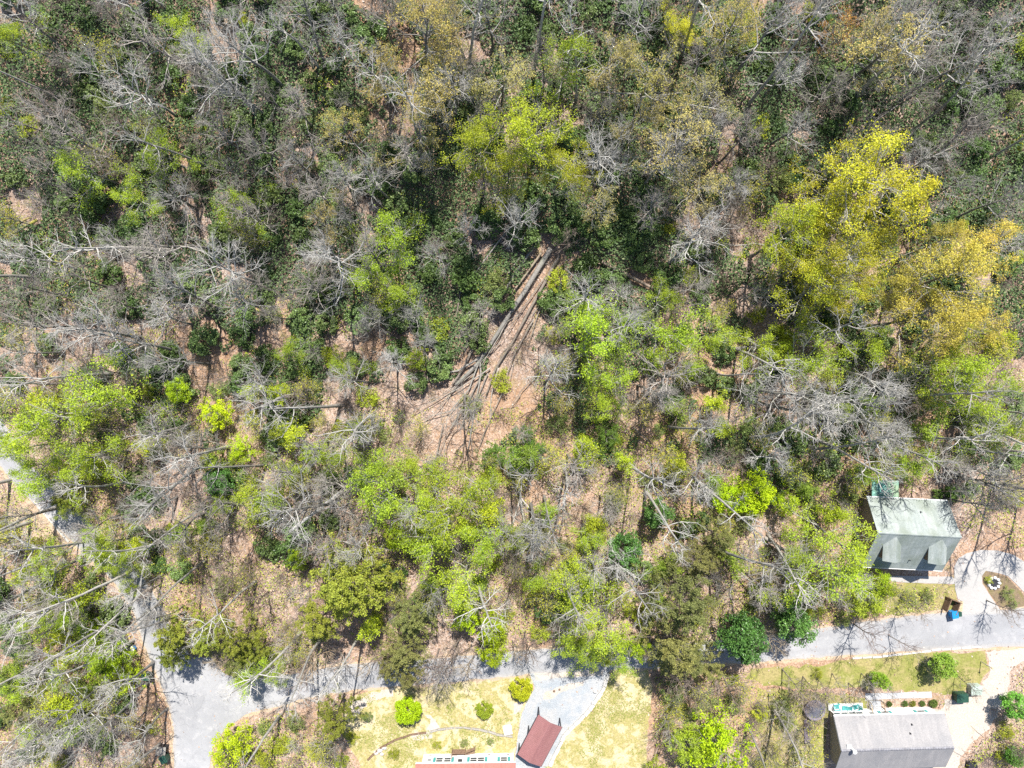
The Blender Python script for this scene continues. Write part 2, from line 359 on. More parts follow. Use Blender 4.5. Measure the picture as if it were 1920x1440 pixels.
sheet('front_yard', [(1640, 1094), (1700, 1092), (1789, 1096), (1792, 1110), (1797, 1130), (1775, 1150), (1700, 1160), (1640, 1150)], .008, M['verge'], 'grassy strip between front path and road', .2, .6, 16, False)
sheet('walkway', [(1622, 1300), (1646, 1299), (1700, 1298), (1746, 1296), (1747, 1308), (1700, 1309), (1648, 1311), (1646, 1313), (1622, 1313)], .060, M['slab'], 'pale paved walk leading to the front steps', .02, .6, 17)
sheet('bare_bank', [(62, 945), (100, 985), (130, 1020), (60, 1010), (20, 985), (10, 955)], .010, M['sand'], 'orange-tan bare bank beside the lane', .35, .6, 18, False)
HOUSES = [[(1640, 905), (1690, 905), (1790, 940), (1795, 1085), (1640, 1080), (1630, 940)], [(1545, 1325), (1775, 1325), (1795, 1500), (1545, 1500)], [(780, 1395), (975, 1395), (975, 1500), (780, 1500)]]
for h in HOUSES: BUILT.append([tuple(P(*p)[:2]) for p in h])

def in_poly(x, y, poly):
    c = False; j = len(poly) - 1
    for i in range(len(poly)):
        xi, yi = poly[i]; xj, yj = poly[j]
        if (yi > y) != (yj > y) and x < (xj - xi) * (y - yi) / (yj - yi) + xi: c = not c
        j = i
    return c
MX0, MY0, MS = -90.0, -64.0, .25
GX, GY = np.meshgrid(MX0 + (np.arange(720) + .5) * MS, MY0 + (np.arange(560) + .5) * MS)
def poly_mask(poly):
    c = np.zeros(GX.shape, bool); j = len(poly) - 1
    for i in range(len(poly)):
        xi, yi = poly[i]; xj, yj = poly[j]
        if yi != yj: c ^= ((yi > GY) != (yj > GY)) & (GX < (xj - xi) * (GY - yi) / (yj - yi) + xi)
        j = i
    return c
def grown(m, n):
    for _ in range(n):
        q = m.copy(); q[1:] |= m[:-1]; q[:-1] |= m[1:]; q[:, 1:] |= m[:, :-1]; q[:, :-1] |= m[:, 1:]; m = q
    return m
MASK = np.zeros(GX.shape, bool)
for q in BUILT: MASK |= poly_mask(q)
for a, w in ROADS:
    for (x, y), ww in zip(a, w): MASK |= (GX - x) ** 2 + (GY - y) ** 2 < ww * ww
MASK1, MASK2 = grown(MASK, 2), grown(MASK, 4)
def look(m, x, y):
    return m[np.clip(((np.asarray(y) - MY0) / MS).astype(int), 0, 559), np.clip(((np.asarray(x) - MX0) / MS).astype(int), 0, 719)]
def built(x, y, pad=0.0): return bool(look(MASK2 if pad > .7 else MASK1 if pad > .2 else MASK, x, y))
WPIX = ([(1055, 440), (1060, 490), (960, 660), (905, 760), (850, 740), (760, 790), (760, 730), (850, 690), (905, 590), (1000, 430)], [(1110, 480), (1140, 478), (1310, 555), (1300, 580), (1120, 510)], [(880, 740), (1000, 690), (1010, 760), (900, 860), (770, 880), (790, 800)], [(1500, 1305), (1550, 1305), (1550, 1350), (1535, 1400), (1495, 1400)])
WIND = [[tuple(G(*p)[:2]) for p in q] for q in WPIX]
WMASK = np.zeros(GX.shape, bool)
for q in WIND: WMASK |= poly_mask(q)

# ------------------------------------------------------------------ plants: prototypes
class Plant:
    def __init__(s, seed): s.r = np.random.default_rng(seed); s.V = {}; s.F = {}; s.n = {}; s.tips = []
    def add(s, key, pts, rads, n):
        b = s.n.get(key, 0); v, f = tube_np(np.array(pts), np.array(rads), n, b)
        s.V.setdefault(key, []).append(v); s.F.setdefault(key, []).append(f); s.n[key] = b + len(v)
    def grow(s, p, d, L, r, lvl, sp):
        rg = s.r; n = sp['seg'][lvl]; pts = [p]; dd = d.copy()
        for i in range(n):
            dd = dd + rg.normal(size=3) * sp['wig'][lvl]; dd[2] += sp['lift'][lvl]; dd /= np.linalg.norm(dd)
            pts.append(pts[-1] + dd * (L / n))
        rad = np.linspace(r, r * sp.get('tipf', .4), n + 1)
        s.add('crown', pts, rad, sp['side'][lvl])
        last = lvl == len(sp['seg']) - 1
        if last or lvl >= sp.get('tipfrom', 99):
            for q in pts[1:]: s.tips.append(q)
        if last: return
        k = sp['kids'][lvl]
        for i in range(k):
            t = (i + rg.uniform(.2, 1)) / k * .8 + .2; t = min(t, .999)
            ix = t * n; a = int(ix); q = pts[a] + (pts[a + 1] - pts[a]) * (ix - a); ax = pts[a + 1] - pts[a]; ax = ax / np.linalg.norm(ax)
            pr = rg.normal(size=3); pr -= pr.dot(ax) * ax; pr /= np.linalg.norm(pr); pr[2] *= sp.get('flat', .8)
            an = math.radians(rg.uniform(*sp['ang'][lvl])); cd = ax * math.cos(an) + pr * math.sin(an)
            s.grow(q, cd / np.linalg.norm(cd), L * sp['ratio'][lvl] * rg.uniform(.65, 1.25) * (1.15 - .55 * t), rad[a] * sp['rr'][lvl], lvl + 1, sp)
    def mesh(s, key, name, m):
        return np_mesh(name, np.concatenate(s.V[key]), np.concatenate(s.F[key]), m, True)

def trunk_line(pl, h, r0, r1, lean, n=9, key='trunk', sides=7):
    rg = pl.r; pts = [np.array([0, 0, -.35])]; d = np.array([rg.normal() * lean, rg.normal() * lean, 1.0])
    for i in range(n):
        d = d + rg.normal(size=3) * np.array([.035, .035, 0]); d /= np.linalg.norm(d); pts.append(pts[-1] + d * (h / n))
    rad = np.linspace(r0, r1, n + 1); rad[0] *= 1.5; rad[1] *= 1.1
    pl.add(key, pts, rad, sides); return pts, rad
def at_line(pts, t):
    ix = min(t, .999) * (len(pts) - 1); a = int(ix); return pts[a] + (pts[a + 1] - pts[a]) * (ix - a)

def hardwood(seed, h, R, limbs=11, base=.42, r0=.24, dense=1.0, kids=(6, 5, 3), thick=1.0, lean=.03):
    pl = Plant(seed); rg = pl.r
    pts, rad = trunk_line(pl, h * .86, r0, r0 * .3, lean)
    sp = dict(seg=[6, 4, 3, 2], side=[5, 4, 3, 3], wig=[.16, .18, .2, .2], lift=[.07, .05, .04, .03], kids=kids, ang=[(28, 62), (30, 65), (25, 60)], ratio=[.52, .52, .6], rr=[.62, .62, .7], tipf=.42, tipfrom=2)
    for i in range(limbs):
        t = base + (.99 - base) * (i + rg.uniform(0, .8)) / limbs; q = at_line(pts, t); az = i * 2.4 + rg.uniform(-.5, .5)
        inc = math.radians(72 - 50 * (t - base) / (1 - base) + rg.uniform(-10, 10))
        L = R * rg.uniform(.75, 1.15) * (1.2 - .45 * (t - base) / (1 - base))
        pl.grow(q, np.array([math.sin(inc) * math.cos(az), math.sin(inc) * math.sin(az), math.cos(inc)]), L, .10 * thick * (1.2 - .4 * t), 0, sp)
    return pl
def sapling_tree(seed, h, R, limbs=10, kids=(6, 4), thick=1.0, base=.3):
    pl = Plant(seed); rg = pl.r
    pts, rad = trunk_line(pl, h * .85, .085 * thick, .03, .05, 7, sides=5)
    sp = dict(seg=[5, 3, 2], side=[4, 3, 3], wig=[.15, .2, .2], lift=[.10, .05, .03], kids=kids, ang=[(25, 60), (25, 60)], ratio=[.5, .55], rr=[.62, .7], tipf=.45, tipfrom=1)
    for i in range(limbs):
        t = base + (.98 - base) * (i + rg.uniform(0, .8)) / limbs; q = at_line(pts, t); az = i * 2.4 + rg.uniform(-.6, .6); inc = math.radians(66 - 40 * t + rg.uniform(-10, 10))
        pl.grow(q, np.array([math.sin(inc) * math.cos(az), math.sin(inc) * math.sin(az), math.cos(inc)]), R * rg.uniform(.7, 1.15), .042 * thick, 0, sp)
    return pl
def twig_bush(seed, h, R, stems=14, kids=(6, 4)):
    pl = Plant(seed); rg = pl.r
    sp = dict(seg=[5, 3, 2], side=[4, 3, 3], wig=[.12, .2, .2], lift=[.02, .03, .02], kids=kids, ang=[(20, 55), (20, 55)], ratio=[.45, .5], rr=[.65, .75], tipf=.45, tipfrom=1)
    for i in range(stems):
        az = rg.uniform(0, 6.28); inc = math.radians(rg.uniform(6, 52)); q = np.array([rg.normal() * .12, rg.normal() * .12, -.1])
        pl.grow(q, np.array([math.sin(inc) * math.cos(az), math.sin(inc) * math.sin(az), math.cos(inc)]), h * rg.uniform(.7, 1.1), .022, 0, sp)
    return pl
def tip_leaves(pl, per, spread, size, up=.4, keep=1.0, mt='leaf'):
    t = np.array(pl.tips); rg = pl.r
    if keep < 1:
        # leaves gather on some boughs and thin out on others
        k = np.array([mnoise.noise(Vector(q) * .38) for q in t]); t = t[k > np.quantile(k, 1 - keep)]
    c = np.repeat(t, per, 0) + rg.normal(size=(len(t) * per, 3)) * spread
    V, F = leaf_quads(c, size, rg, up); return np_mesh('foliage', V, F, M[mt])
def clumps(seed, centres, radii, per, size, up=.5, squash=.8, mt='gloss_leaf', shell=.55):
    rg = np.random.default_rng(seed); cs = []
    for c, r in zip(centres, radii):
        d = rg.normal(size=(per, 3)); d /= np.linalg.norm(d, axis=1)[:, None]; q = rg.uniform(shell, 1.0, (per, 1)) ** .6
        d = d * q * r; d[:, 2] *= squash; cs.append(d + np.array(c))
    V, F = leaf_quads(np.concatenate(cs), size, rg, up); return np_mesh('foliage', V, F, M[mt])
def dome_points(seed, n, R, h, zlow=.25, surf=.5):
    rg = np.random.default_rng(seed); out = []
    while len(out) < n:
        d = rg.normal(size=3); d[2] = abs(d[2]); d /= np.linalg.norm(d); q = rg.uniform(surf, 1)
        wob = 1 + .28 * mnoise.noise(Vector(d * 2.2) + Vector((seed * 1.7, 0, 0)))
        out.append((d[0] * R * q * wob, d[1] * R * q * wob, zlow * h + d[2] * h * (1 - zlow) * q * wob))
    return out
def ball_points(seed, n, R, zc, hz, surf=.6, wobble=.3):
    rg = np.random.default_rng(seed); out = []
    for _ in range(n):
        d = rg.normal(size=3); d /= np.linalg.norm(d); q = rg.uniform(surf, 1)
        w = 1 + wobble * mnoise.noise(Vector(d * 1.9) + Vector((seed * 3.1, 0, 0)))
        out.append((d[0] * R * q * w, d[1] * R * q * w, zc + d[2] * hz * q * w))
    return out

PROTO = {}      # kind -> list of variants; variant = dict(R, zc, parts=[(part name, mesh, colour slot)])
def reg(kind, R, zc, parts): PROTO.setdefault(kind, []).append(dict(R=R, zc=zc, parts=parts))
def leafy(kind, seed, h, R, per, spread, size, keep, mt='leaf', **kw):
    pl = hardwood(seed, h, R, **kw); reg(kind, R * .95, h * .80, [('trunk', pl.mesh('trunk', 'trunk', M['bark']), 'bark'), ('crown', pl.mesh('crown', 'crown', M['bark']), 'twig'), ('foliage', tip_leaves(pl, per, spread, size, .4, keep, mt), 'leaf')])
for i in range(5):
    pl = hardwood(100 + i, 20, 5.2, limbs=[12, 10, 13, 9, 11][i], base=[.45, .5, .4, .55, .48][i], kids=(7, 5, 3), thick=1.0)
    reg('bare', 5.2, 16, [('trunk', pl.mesh('trunk', 'trunk', M['bark']), 'bark'), ('crown', pl.mesh('crown', 'crown', M['bark']), 'twig')])
for i in range(3):      # pale, thick limbed
    pl = hardwood(130 + i, 22, 5.6, limbs=[10, 9, 11][i], base=.5, r0=.28, kids=(7, 5, 3), thick=.95)
    reg('bare_pale', 5.6, 17.5, [('trunk', pl.mesh('trunk', 'trunk', M['bark']), 'bark'), ('crown', pl.mesh('crown', 'crown', M['bark']), 'twig')])
for i in range(3):      # tall slim forest trees, crown high up
    pl = hardwood(145 + i, 23, 3.2, limbs=8, base=.66, r0=.21, kids=(5, 4, 2), thick=.75, lean=.015)
    reg('tall', 3.2, 19.5, [('trunk', pl.mesh('trunk', 'trunk', M['bark']), 'bark'), ('crown', pl.mesh('crown', 'crown', M['bark']), 'twig')])
for i in range(4):
    pl = sapling_tree(160 + i, 8.5, 2.7, limbs=[10, 12, 9, 11][i], kids=(7, 5))
    reg('bare_small', 2.7, 6, [('trunk', pl.mesh('trunk', 'trunk', M['bark']), 'bark'), ('crown', pl.mesh('crown', 'crown', M['bark']), 'twig')])
for i in range(4): leafy('yellow', 200 + i, 18, 5.0, 4, .30, .18, .68, limbs=11, base=.42, kids=(6, 5, 2))
for i in range(3): leafy('sparse', 230 + i, 19, 5.2, 1, .22, .22, .75, limbs=11, base=.42, kids=(7, 5, 3))
for i in range(4): leafy('lime_big', 260 + i, 14, 4.2, 3, .30, .19, .62, limbs=10, base=.32, kids=(6, 5, 2), r0=.18, thick=.7)
for i in range(4):
    pl = sapling_tree(300 + i, 6.5, 2.4, limbs=12, kids=(7, 4), base=.2)
    reg('lime_small', 2.4, 4.6, [('trunk', pl.mesh('trunk', 'trunk', M['bark']), 'bark'), ('crown', pl.mesh('crown', 'crown', M['bark']), 'twig'), ('foliage', tip_leaves(pl, 3, .22, .20, .5, .8), 'leaf')])
for i in range(3):
    pl = sapling_tree(330 + i, 7, 2.6, limbs=12, kids=(7, 5), base=.25)
    reg('budding', 2.6, 5, [('trunk', pl.mesh('trunk', 'trunk', M['bark']), 'bark'), ('crown', pl.mesh('crown', 'crown', M['bark']), 'twig'), ('foliage', tip_leaves(pl, 1, .2, .15, .5, .7), 'leaf')])
for i in range(4):
    pl = twig_bush(400 + i, 2.6, 1.5, stems=[14, 18, 12, 16][i]); reg('twig', 1.5, 1.8, [('stems', pl.mesh('crown', 'stems', M['bark']), 'twig')])
for i in range(5):      # evergreen shrubs
    R, h = 1.9, 2.6; rg = np.random.default_rng(450 + i); pl = twig_bush(450 + i, 2.0, 1.5, stems=7, kids=(3, 2))
    ce = dome_points(450 + i, [34, 28, 40, 30, 36][i], R * .85, h * .9); f = clumps(450 + i, ce, rg.uniform(.28, .55, len(ce)), 62, .21, .55, .7)
    reg('rhododendron', R, 1.8, [('stems', pl.mesh('crown', 'stems', M['bark']), 'bark'), ('foliage', f, 'leaf')])
for i in range(4):      # soft green shrubs
    R, h = 1.5, 2.0; rg = np.random.default_rng(480 + i); pl = twig_bush(480 + i, 1.7, 1.3, stems=9, kids=(5, 3))
    ce = dome_points(480 + i, 30, R * .9, h); f = clumps(480 + i, ce, rg.uniform(.25, .5, len(ce)), 42, .15, .4, .8, 'leaf', .2)
    reg('green_shrub', R, 1.3, [('stems', pl.mesh('crown', 'stems', M['bark']), 'twig'), ('foliage', f, 'leaf')])
for i in range(4):      # pines
    h, R = 15, 4.4; pl = Plant(520 + i); rg = pl.r; pts, rad = trunk_line(pl, h * .93, .22, .05, .02)
    sp = dict(seg=[5, 3], side=[4, 3], wig=[.12, .18], lift=[.05, .06], kids=(6,), ang=[(30, 65)], ratio=[.42], rr=[.6], tipf=.4, tipfrom=1, flat=.4)
    for k in range(30):
        t = .35 + .64 * k / 30; q = at_line(pts, t); az = k * 2.4 + rg.uniform(-.3, .3); inc = math.radians(84 - 40 * max(0, t - .6) / .4 + rg.uniform(-8, 8))
        L = R * (1.08 - .75 * ((t - .35) / .65) ** 1.4) * rg.uniform(.75, 1.15)
        pl.grow(q, np.array([math.sin(inc) * math.cos(az), math.sin(inc) * math.sin(az), math.cos(inc)]), L, .05, 0, sp)
    tp = np.array(pl.tips); tp = tp[rg.permutation(len(tp))[:430]]
    f = clumps(520 + i, tp, rg.uniform(.22, .48, len(tp)), 24, .20, .6, .75, 'needle', .2)
    reg('pine', R, 10.5, [('trunk', pl.mesh('trunk', 'trunk', M['bark']), 'bark'), ('crown', pl.mesh('crown', 'limbs', M['bark']), 'bark'), ('foliage', f, 'leaf')])
for i in range(3):      # round dark evergreen trees
    h, R = 7.5, 2.3; pl = sapling_tree(560 + i, h, R * .8, limbs=12, kids=(4, 2), base=.2); rg = pl.r
    ce = ball_points(560 + i, 95, R * .86, 4.3, 3.0, .55, .25); f = clumps(560 + i, ce, rg.uniform(.3, .6, len(ce)), 70, .19, .4, .9)
    reg('evergreen', R, 4.8, [('trunk', pl.mesh('trunk', 'trunk', M['bark']), 'bark'), ('crown', pl.mesh('crown', 'limbs', M['bark']), 'bark'), ('foliage', f, 'leaf')])
for i in range(3):      # dense lime bushes
    h, R = 6.0, 2.5; pl = sapling_tree(590 + i, h, R * .8, limbs=12, kids=(4, 2), base=.12); rg = pl.r
    ce = ball_points(590 + i, 84, R * .9, 3.3, 2.6, .45, .65); f = clumps(590 + i, ce, rg.uniform(.22, .62, len(ce)), 46, .17, .4, .9, 'leaf', .2)
    reg('lime_dense', R, 3.8, [('trunk', pl.mesh('trunk', 'trunk', M['bark']), 'bark'), ('crown', pl.mesh('crown', 'limbs', M['bark']), 'twig'), ('foliage', f, 'leaf')])
for i in range(2):      # clipped garden shrubs
    pl = twig_bush(620 + i, .9, .6, stems=8, kids=(3, 2)); ce = dome_points(620 + i, 60, .92, 1.45, .32, .72); f = clumps(620 + i, ce, [.22] * 60, 85, .11, .3, .9, 'leaf', .3)
    reg('clipped', 1.05, .8, [('stems', pl.mesh('crown', 'stems', M['bark']), 'bark'), ('foliage', f, 'leaf')])

# ------------------------------------------------------------------ where things are said to be
LAND = [('green-roofed house', 1715, 1000), ('grey-shingled house', 1670, 1390), ('white cottage', 870, 1420), ('red carport', 1012, 1390), ('crossed fallen trunks', 940, 590), ('road junction', 370, 1290), ('woodland lane', 150, 1000), ('gravel pad', 1080, 1290), ('golden grove', 1790, 520), ('yellow thicket trees', 960, 260), ('litter clearing', 950, 780), ('mossy logs', 40, 430), ('orange-leafed tree', 1575, 55), ('pale yellow grove', 770, 90), ('grassy road bank', 1600, 1235), ('brown fallen trunk', 1210, 525), ('round dark evergreens', 1205, 1000), ('thick-limbed pale trees', 400, 100), ('leaning tan trunks', 1660, 660), ('smooth leaning trunk', 610, 950), ('big lime trees', 110, 800), ('olive pine clump', 640, 1130), ('roadside pines', 340, 1210), ('bright lime bush', 1400, 930), ('white bare crown', 1500, 740), ('looping driveway', 1860, 1060), ('blue bin', 1781, 1148), ('trampoline', 1524, 1327), ('clipped lawn shrub', 763, 1333), ('bin store', 308, 1402), ('dirt driveway', 1870, 1300), ('bare bank', 60, 980), ('yellow canopy', 1580, 420)]
LANDW = [(n, G(a, b)) for n, a, b in LAND]
def where(p):
    q = sorted(((w.xy - p.xy).length, n) for n, w in LANDW)
    if q[0][0] < 6: return 'beside the ' + q[0][1]
    return f'near the {q[0][1]} and the {q[1][1]}'
KIND = {  # name, label start, category, group word, bark colours, leaf colours
    'bare': ('bare_tree', ['leafless grey hardwood', 'leafless grey-brown hardwood'], 'tree', 'bare hardwoods', [(.20, .19, .175), (.17, .15, .135)], [(.40, .385, .36), (.32, .29, .26)], None),
    'bare_pale': ('bare_tree', ['pale thick-limbed leafless tree'], 'tree', 'pale-limbed bare trees', [(.24, .23, .215)], [(.43, .415, .39)], None),
    'tall': ('bare_tree', ['tall slim leafless tree'], 'tree', 'tall slim trees', [(.37, .35, .32)], [(.44, .42, .39)], None),
    'bare_small': ('bare_sapling', ['slender leafless grey sapling', 'twiggy leafless brownish sapling'], 'sapling', 'bare saplings', [(.17, .15, .13)], [(.36, .33, .30), (.28, .22, .19)], None),
    'yellow': ('leafing_tree', ['yellow-green leafing hardwood'], 'tree', 'yellow-green trees', [(.2, .185, .165)], [(.34, .32, .28)], [(.50, .46, .03)]),
    'golden': ('leafing_tree', ['golden-yellow leafing hardwood'], 'tree', 'golden trees', [(.2, .185, .165)], [(.34, .32, .28)], [(.50, .42, .06)]),
    'sparse': ('budding_tree', ['sparse pale-yellow hardwood'], 'tree', 'sparsely leafed trees', [(.2, .18, .16)], [(.36, .34, .31)], [(.46, .40, .12), (.40, .40, .14)]),
    'lime_big': ('leafing_tree', ['lime-green leafing tree'], 'tree', 'lime-green trees', [(.19, .18, .16)], [(.37, .36, .32)], [(.37, .50, .035), (.45, .52, .04)]),
    'lime_small': ('young_tree', ['small lime-green young tree', 'small mid-green young tree'], 'tree', 'small green trees', [(.17, .16, .14)], [(.30, .28, .25)], [(.42, .52, .03), (.28, .40, .05)]),
    'budding': ('budding_sapling', ['yellow-green budding sapling'], 'sapling', 'budding saplings', [(.17, .155, .14)], [(.29, .27, .24)], [(.45, .47, .06), (.36, .41, .07)]),
    'twig': ('twiggy_shrub', ['leafless brown twiggy shrub', 'leafless pinkish-grey twiggy shrub'], 'shrub', 'twiggy shrubs', [(.2, .17, .15)], [(.22, .165, .13), (.33, .27, .25)], None),
    'rhododendron': ('evergreen_shrub', ['dark glossy evergreen shrub', 'mid-green glossy evergreen shrub'], 'shrub', 'evergreen shrubs', [(.13, .11, .09)], [(.2, .18, .16)], [(.085, .145, .04), (.135, .205, .065)]),
    'green_shrub': ('leafy_shrub', ['soft yellow-green leafy shrub', 'soft grey-green leafy shrub'], 'shrub', 'leafy shrubs', [(.16, .14, .12)], [(.28, .25, .22)], [(.37, .44, .04), (.24, .31, .10)]),
    'pine': ('pine_tree', ['olive-green tufted pine'], 'tree', 'pines', [(.14, .115, .095)], [(.2, .18, .16)], [(.21, .26, .035)]),
    'evergreen': ('evergreen_tree', ['round dark-green evergreen tree'], 'tree', 'round evergreens', [(.13, .11, .095)], [(.2, .18, .16)], [(.085, .19, .04)]),
    'lime_dense': ('bushy_tree', ['dense bright-lime bushy tree'], 'tree', 'dense lime trees', [(.15, .14, .12)], [(.27, .26, .22)], [(.40, .56, .02)]),
    'clipped': ('clipped_shrub', ['rounded clipped lime garden shrub'], 'shrub', 'clipped shrubs', [(.15, .12, .1)], [(.2, .18, .16)], [(.42, .58, .012)]),
}
PLACED = []
MIDR = dict(tall=3.2, bare=4.2, bare_pale=5.0, bare_small=2.6, yellow=4.6, golden=4.6, sparse=4.3, lime_big=4.0, lime_small=2.3, budding=2.5, twig=1.5, rhododendron=2.0, green_shrub=1.5, pine=3.4, evergreen=2.4, lime_dense=2.5, clipped=1.2)
PROTO['golden'] = PROTO['yellow']
def plant(kind, px, py, rpx, hs=1.0, color=None, label=None, variant=None, twig=None, ground=False, group=None):
    """crown centre seen at (px, py); rpx its radius in picture pixels; the tree itself is stood on the ground below"""
    vs = PROTO[kind]; v = vs[variant if variant is not None else random.randrange(len(vs))]
    nm, starts, cat, gw, barks, twigs, leaves = KIND[kind]
    if ground: p = G(px, py); s = rpx / 14.0 / v['R']
    else:
        s = rpx / 14.0 / v['R']; z = v['zc'] * s * hs; p = G(px, py)
        for _ in range(4):
            s = rpx * (CAM_H - z - p.z) / FPX / v['R']; z = v['zc'] * s * hs
            q = P(px, py, z + p.z); p = Vector((q.x, q.y, terrain(q.x, q.y)))
    ci = random.randrange(len(starts))
    wh = where(p); rel = s * v['R'] / MIDR[kind]
    if label is None: label = ('' if kind == 'tall' else 'large ' if rel > 1.18 else 'slight ' if rel < .85 else 'medium ') + starts[ci] + ' ' + wh
    o = empty(nm, p, label, cat, group or f'{gw} {wh}', random.uniform(0, 6.28))
    o.scale = (s * random.uniform(.93, 1.07), s * random.uniform(.93, 1.07), s * hs)
    o.rotation_euler = (random.gauss(0, .035), random.gauss(0, .035), o.rotation_euler.z)
    jb = random.uniform(.7, 1.25); jl = random.uniform(.78, 1.22)
    tw = twig or twigs[ci % len(twigs)]
    for pn, me, slot in v['parts']:
        c = obj(pn, me, o)
        if slot == 'bark': col = tuple(k * jb for k in barks[ci % len(barks)])
        elif slot == 'twig': col = tuple(k * jb for k in tw)
        else:
            b = color or leaves[ci % len(leaves)]; jh = random.uniform(.93, 1.07)
            col = (min(.9, b[0] * jl * jh), min(.9, b[1] * jl), b[2] * jl)
        c.color = col + (1,)
    PLACED.append((p.x, p.y, s * v['R'], kind)); return o

# ------------------------------------------------------------------ trees one can pick out in the photograph
YEL, YG, GOLD, TAN = (.50, .52, .035), (.44, .50, .03), (.56, .50, .09), (.48, .43, .15)
for a in [(1620, 300, 95, YEL), (1480, 445, 72, YG), (1565, 470, 85, YEL), (1670, 375, 85, YEL), (1530, 555, 72, YG), (1610, 560, 60, YEL), (900, 255, 78, YG), (1005, 235, 72, YG), (1045, 320, 55, YG), (950, 320, 50, YG), (1270, 45, 42, YEL), (1385, 35, 45, YEL), (1560, 390, 60, YEL), (1600, 350, 70, YEL), (1500, 500, 60, YEL), (1640, 450, 60, YEL)]: plant('yellow', *a[:3], color=a[3])
for a in [(1800, 525, 88, GOLD), (1865, 450, 58, GOLD), (1745, 595, 78, GOLD), (1840, 590, 62, GOLD), (1700, 545, 55, GOLD), (1775, 455, 45, GOLD), (1790, 620, 50, GOLD)]: plant('golden', *a[:3], color=a[3])
for a in [(770, 70, 85), (700, 130, 62), (805, 150, 70), (865, 40, 60), (1230, 130, 80), (1150, 95, 60), (1330, 170, 66), (1280, 250, 80), (1700, 60, 80), (1640, 85, 55), (1190, 210, 60), (940, 130, 60), (660, 250, 55), (1120, 380, 45), (1310, 340, 55), (600, 420, 45)]: plant('sparse', *a, color=TAN if random.random() < .6 else None)
plant('sparse', 1575, 55, 36, color=(.55, .27, .05), label='small tree with orange young leaves among grey bare trees')
for a in [(1060, 105, 60), (150, 310, 52), (285, 275, 48), (232, 365, 42), (448, 395, 48), (722, 435, 62), (700, 505, 48), (735, 550, 45), (1110, 640, 78), (1080, 590, 55), (1245, 620, 70), (1160, 700, 52), (1130, 765, 42), (1520, 650, 66), (1830, 700, 70), (1780, 735, 55), (92, 775, 72), (170, 755, 68), (62, 845, 56), (145, 865, 62), (722, 925, 75), (690, 880, 48), (860, 955, 72), (830, 1015, 65), (905, 1005, 55), (1595, 1010, 70), (1560, 1095, 75), (485, 930, 55), (1690, 868, 50), (1110, 1140, 66), (1155, 1185, 55), (1080, 1090, 50), (1240, 560, 40), (1870, 810, 55), (1640, 640, 50), (30, 60, 45), (330, 60, 40), (80, 1040, 45), (870, 1090, 60), (15, 825, 56), (70, 905, 50), (195, 1030, 40), (225, 1060, 36), (120, 960, 26), (475, 1270, 38), (1440, 640, 45), (960, 1010, 40), (1010, 1080, 40), (790, 880, 40), (620, 850, 40), (1500, 1060, 50), (1740, 880, 30), (640, 700, 40), (540, 660, 35)]: plant('lime_big', *a)
for a in [(400, 775, 36), (330, 735, 30), (1372, 935, 42), (1425, 925, 48), (1475, 945, 32), (920, 1185, 40), (925, 1225, 32), (195, 1240, 42), (235, 1275, 30), (1350, 1415, 70), (1290, 1400, 45), (430, 1405, 45), (875, 1150, 40), (1185, 1215, 34), (175, 1040, 36), (560, 1050, 26), (740, 1010, 34), (1625, 1130, 42), (1655, 1100, 32), (780, 672, 26), (1270, 640, 26), (1130, 1225, 34), (1090, 1215, 30), (450, 840, 30), (590, 850, 30), (525, 810, 28), (100, 1130, 34), (170, 1190, 32)]: plant('lime_dense', *a, color=(.46, .62, .015) if a[0] in (1372, 1425, 1475, 920, 925, 400, 1350, 430) else None if random.random() < .6 else (.31, .40, .04))
OL, DO = (.215, .255, .03), (.17, .185, .055)
for a in [(640, 1115, 84, OL), (695, 1095, 60, OL), (600, 1165, 55, OL), (775, 1160, 52, DO), (750, 1220, 48, DO), (330, 1200, 48, OL), (385, 1195, 40, OL), (315, 1235, 36, OL), (445, 1195, 44, OL), (450, 1250, 34, DO), (1280, 1125, 70, DO), (1265, 1205, 62, DO), (1310, 1060, 45, DO), (1345, 1010, 40, DO), (1320, 1240, 40, DO), (130, 930, 30, OL), (40, 1330, 40, DO), (620, 1350, 45, OL)]: plant('pine', *a[:3], color=a[3])
for a in [(1232, 965, 32), (1172, 1030, 36), (1392, 1190, 48), (1405, 1215, 34), (1490, 1175, 40), (1480, 1140, 30), (410, 910, 30)]: plant('evergreen', *a)
for a in [(970, 858, 36), (1005, 848, 28), (925, 860, 30), (1140, 815, 32), (1110, 845, 28), (990, 820, 22)]: plant('lime_dense', *a, color=(.15, .27, .045), label='mid-green bushy tree ' + where(G(a[0], a[1])) + (' with broad crown' if a[2] > 30 else ' with narrow crown'), group='mid-green bushy trees around the clearing')
for a in [(380, 105, 92), (445, 55, 85), (560, 35, 66), (395, 495, 90), (615, 480, 88), (290, 890, 88), (565, 985, 85), (1450, 40, 90), (1640, 760, 90), (1500, 735, 78), (1300, 460, 70), (1155, 310, 70), (1240, 300, 62), (100, 1385, 70), (190, 1320, 62), (1185, 1075, 50), (1060, 345, 30), (1170, 552, 42), (1000, 985, 70)]: plant('bare_pale', *a)
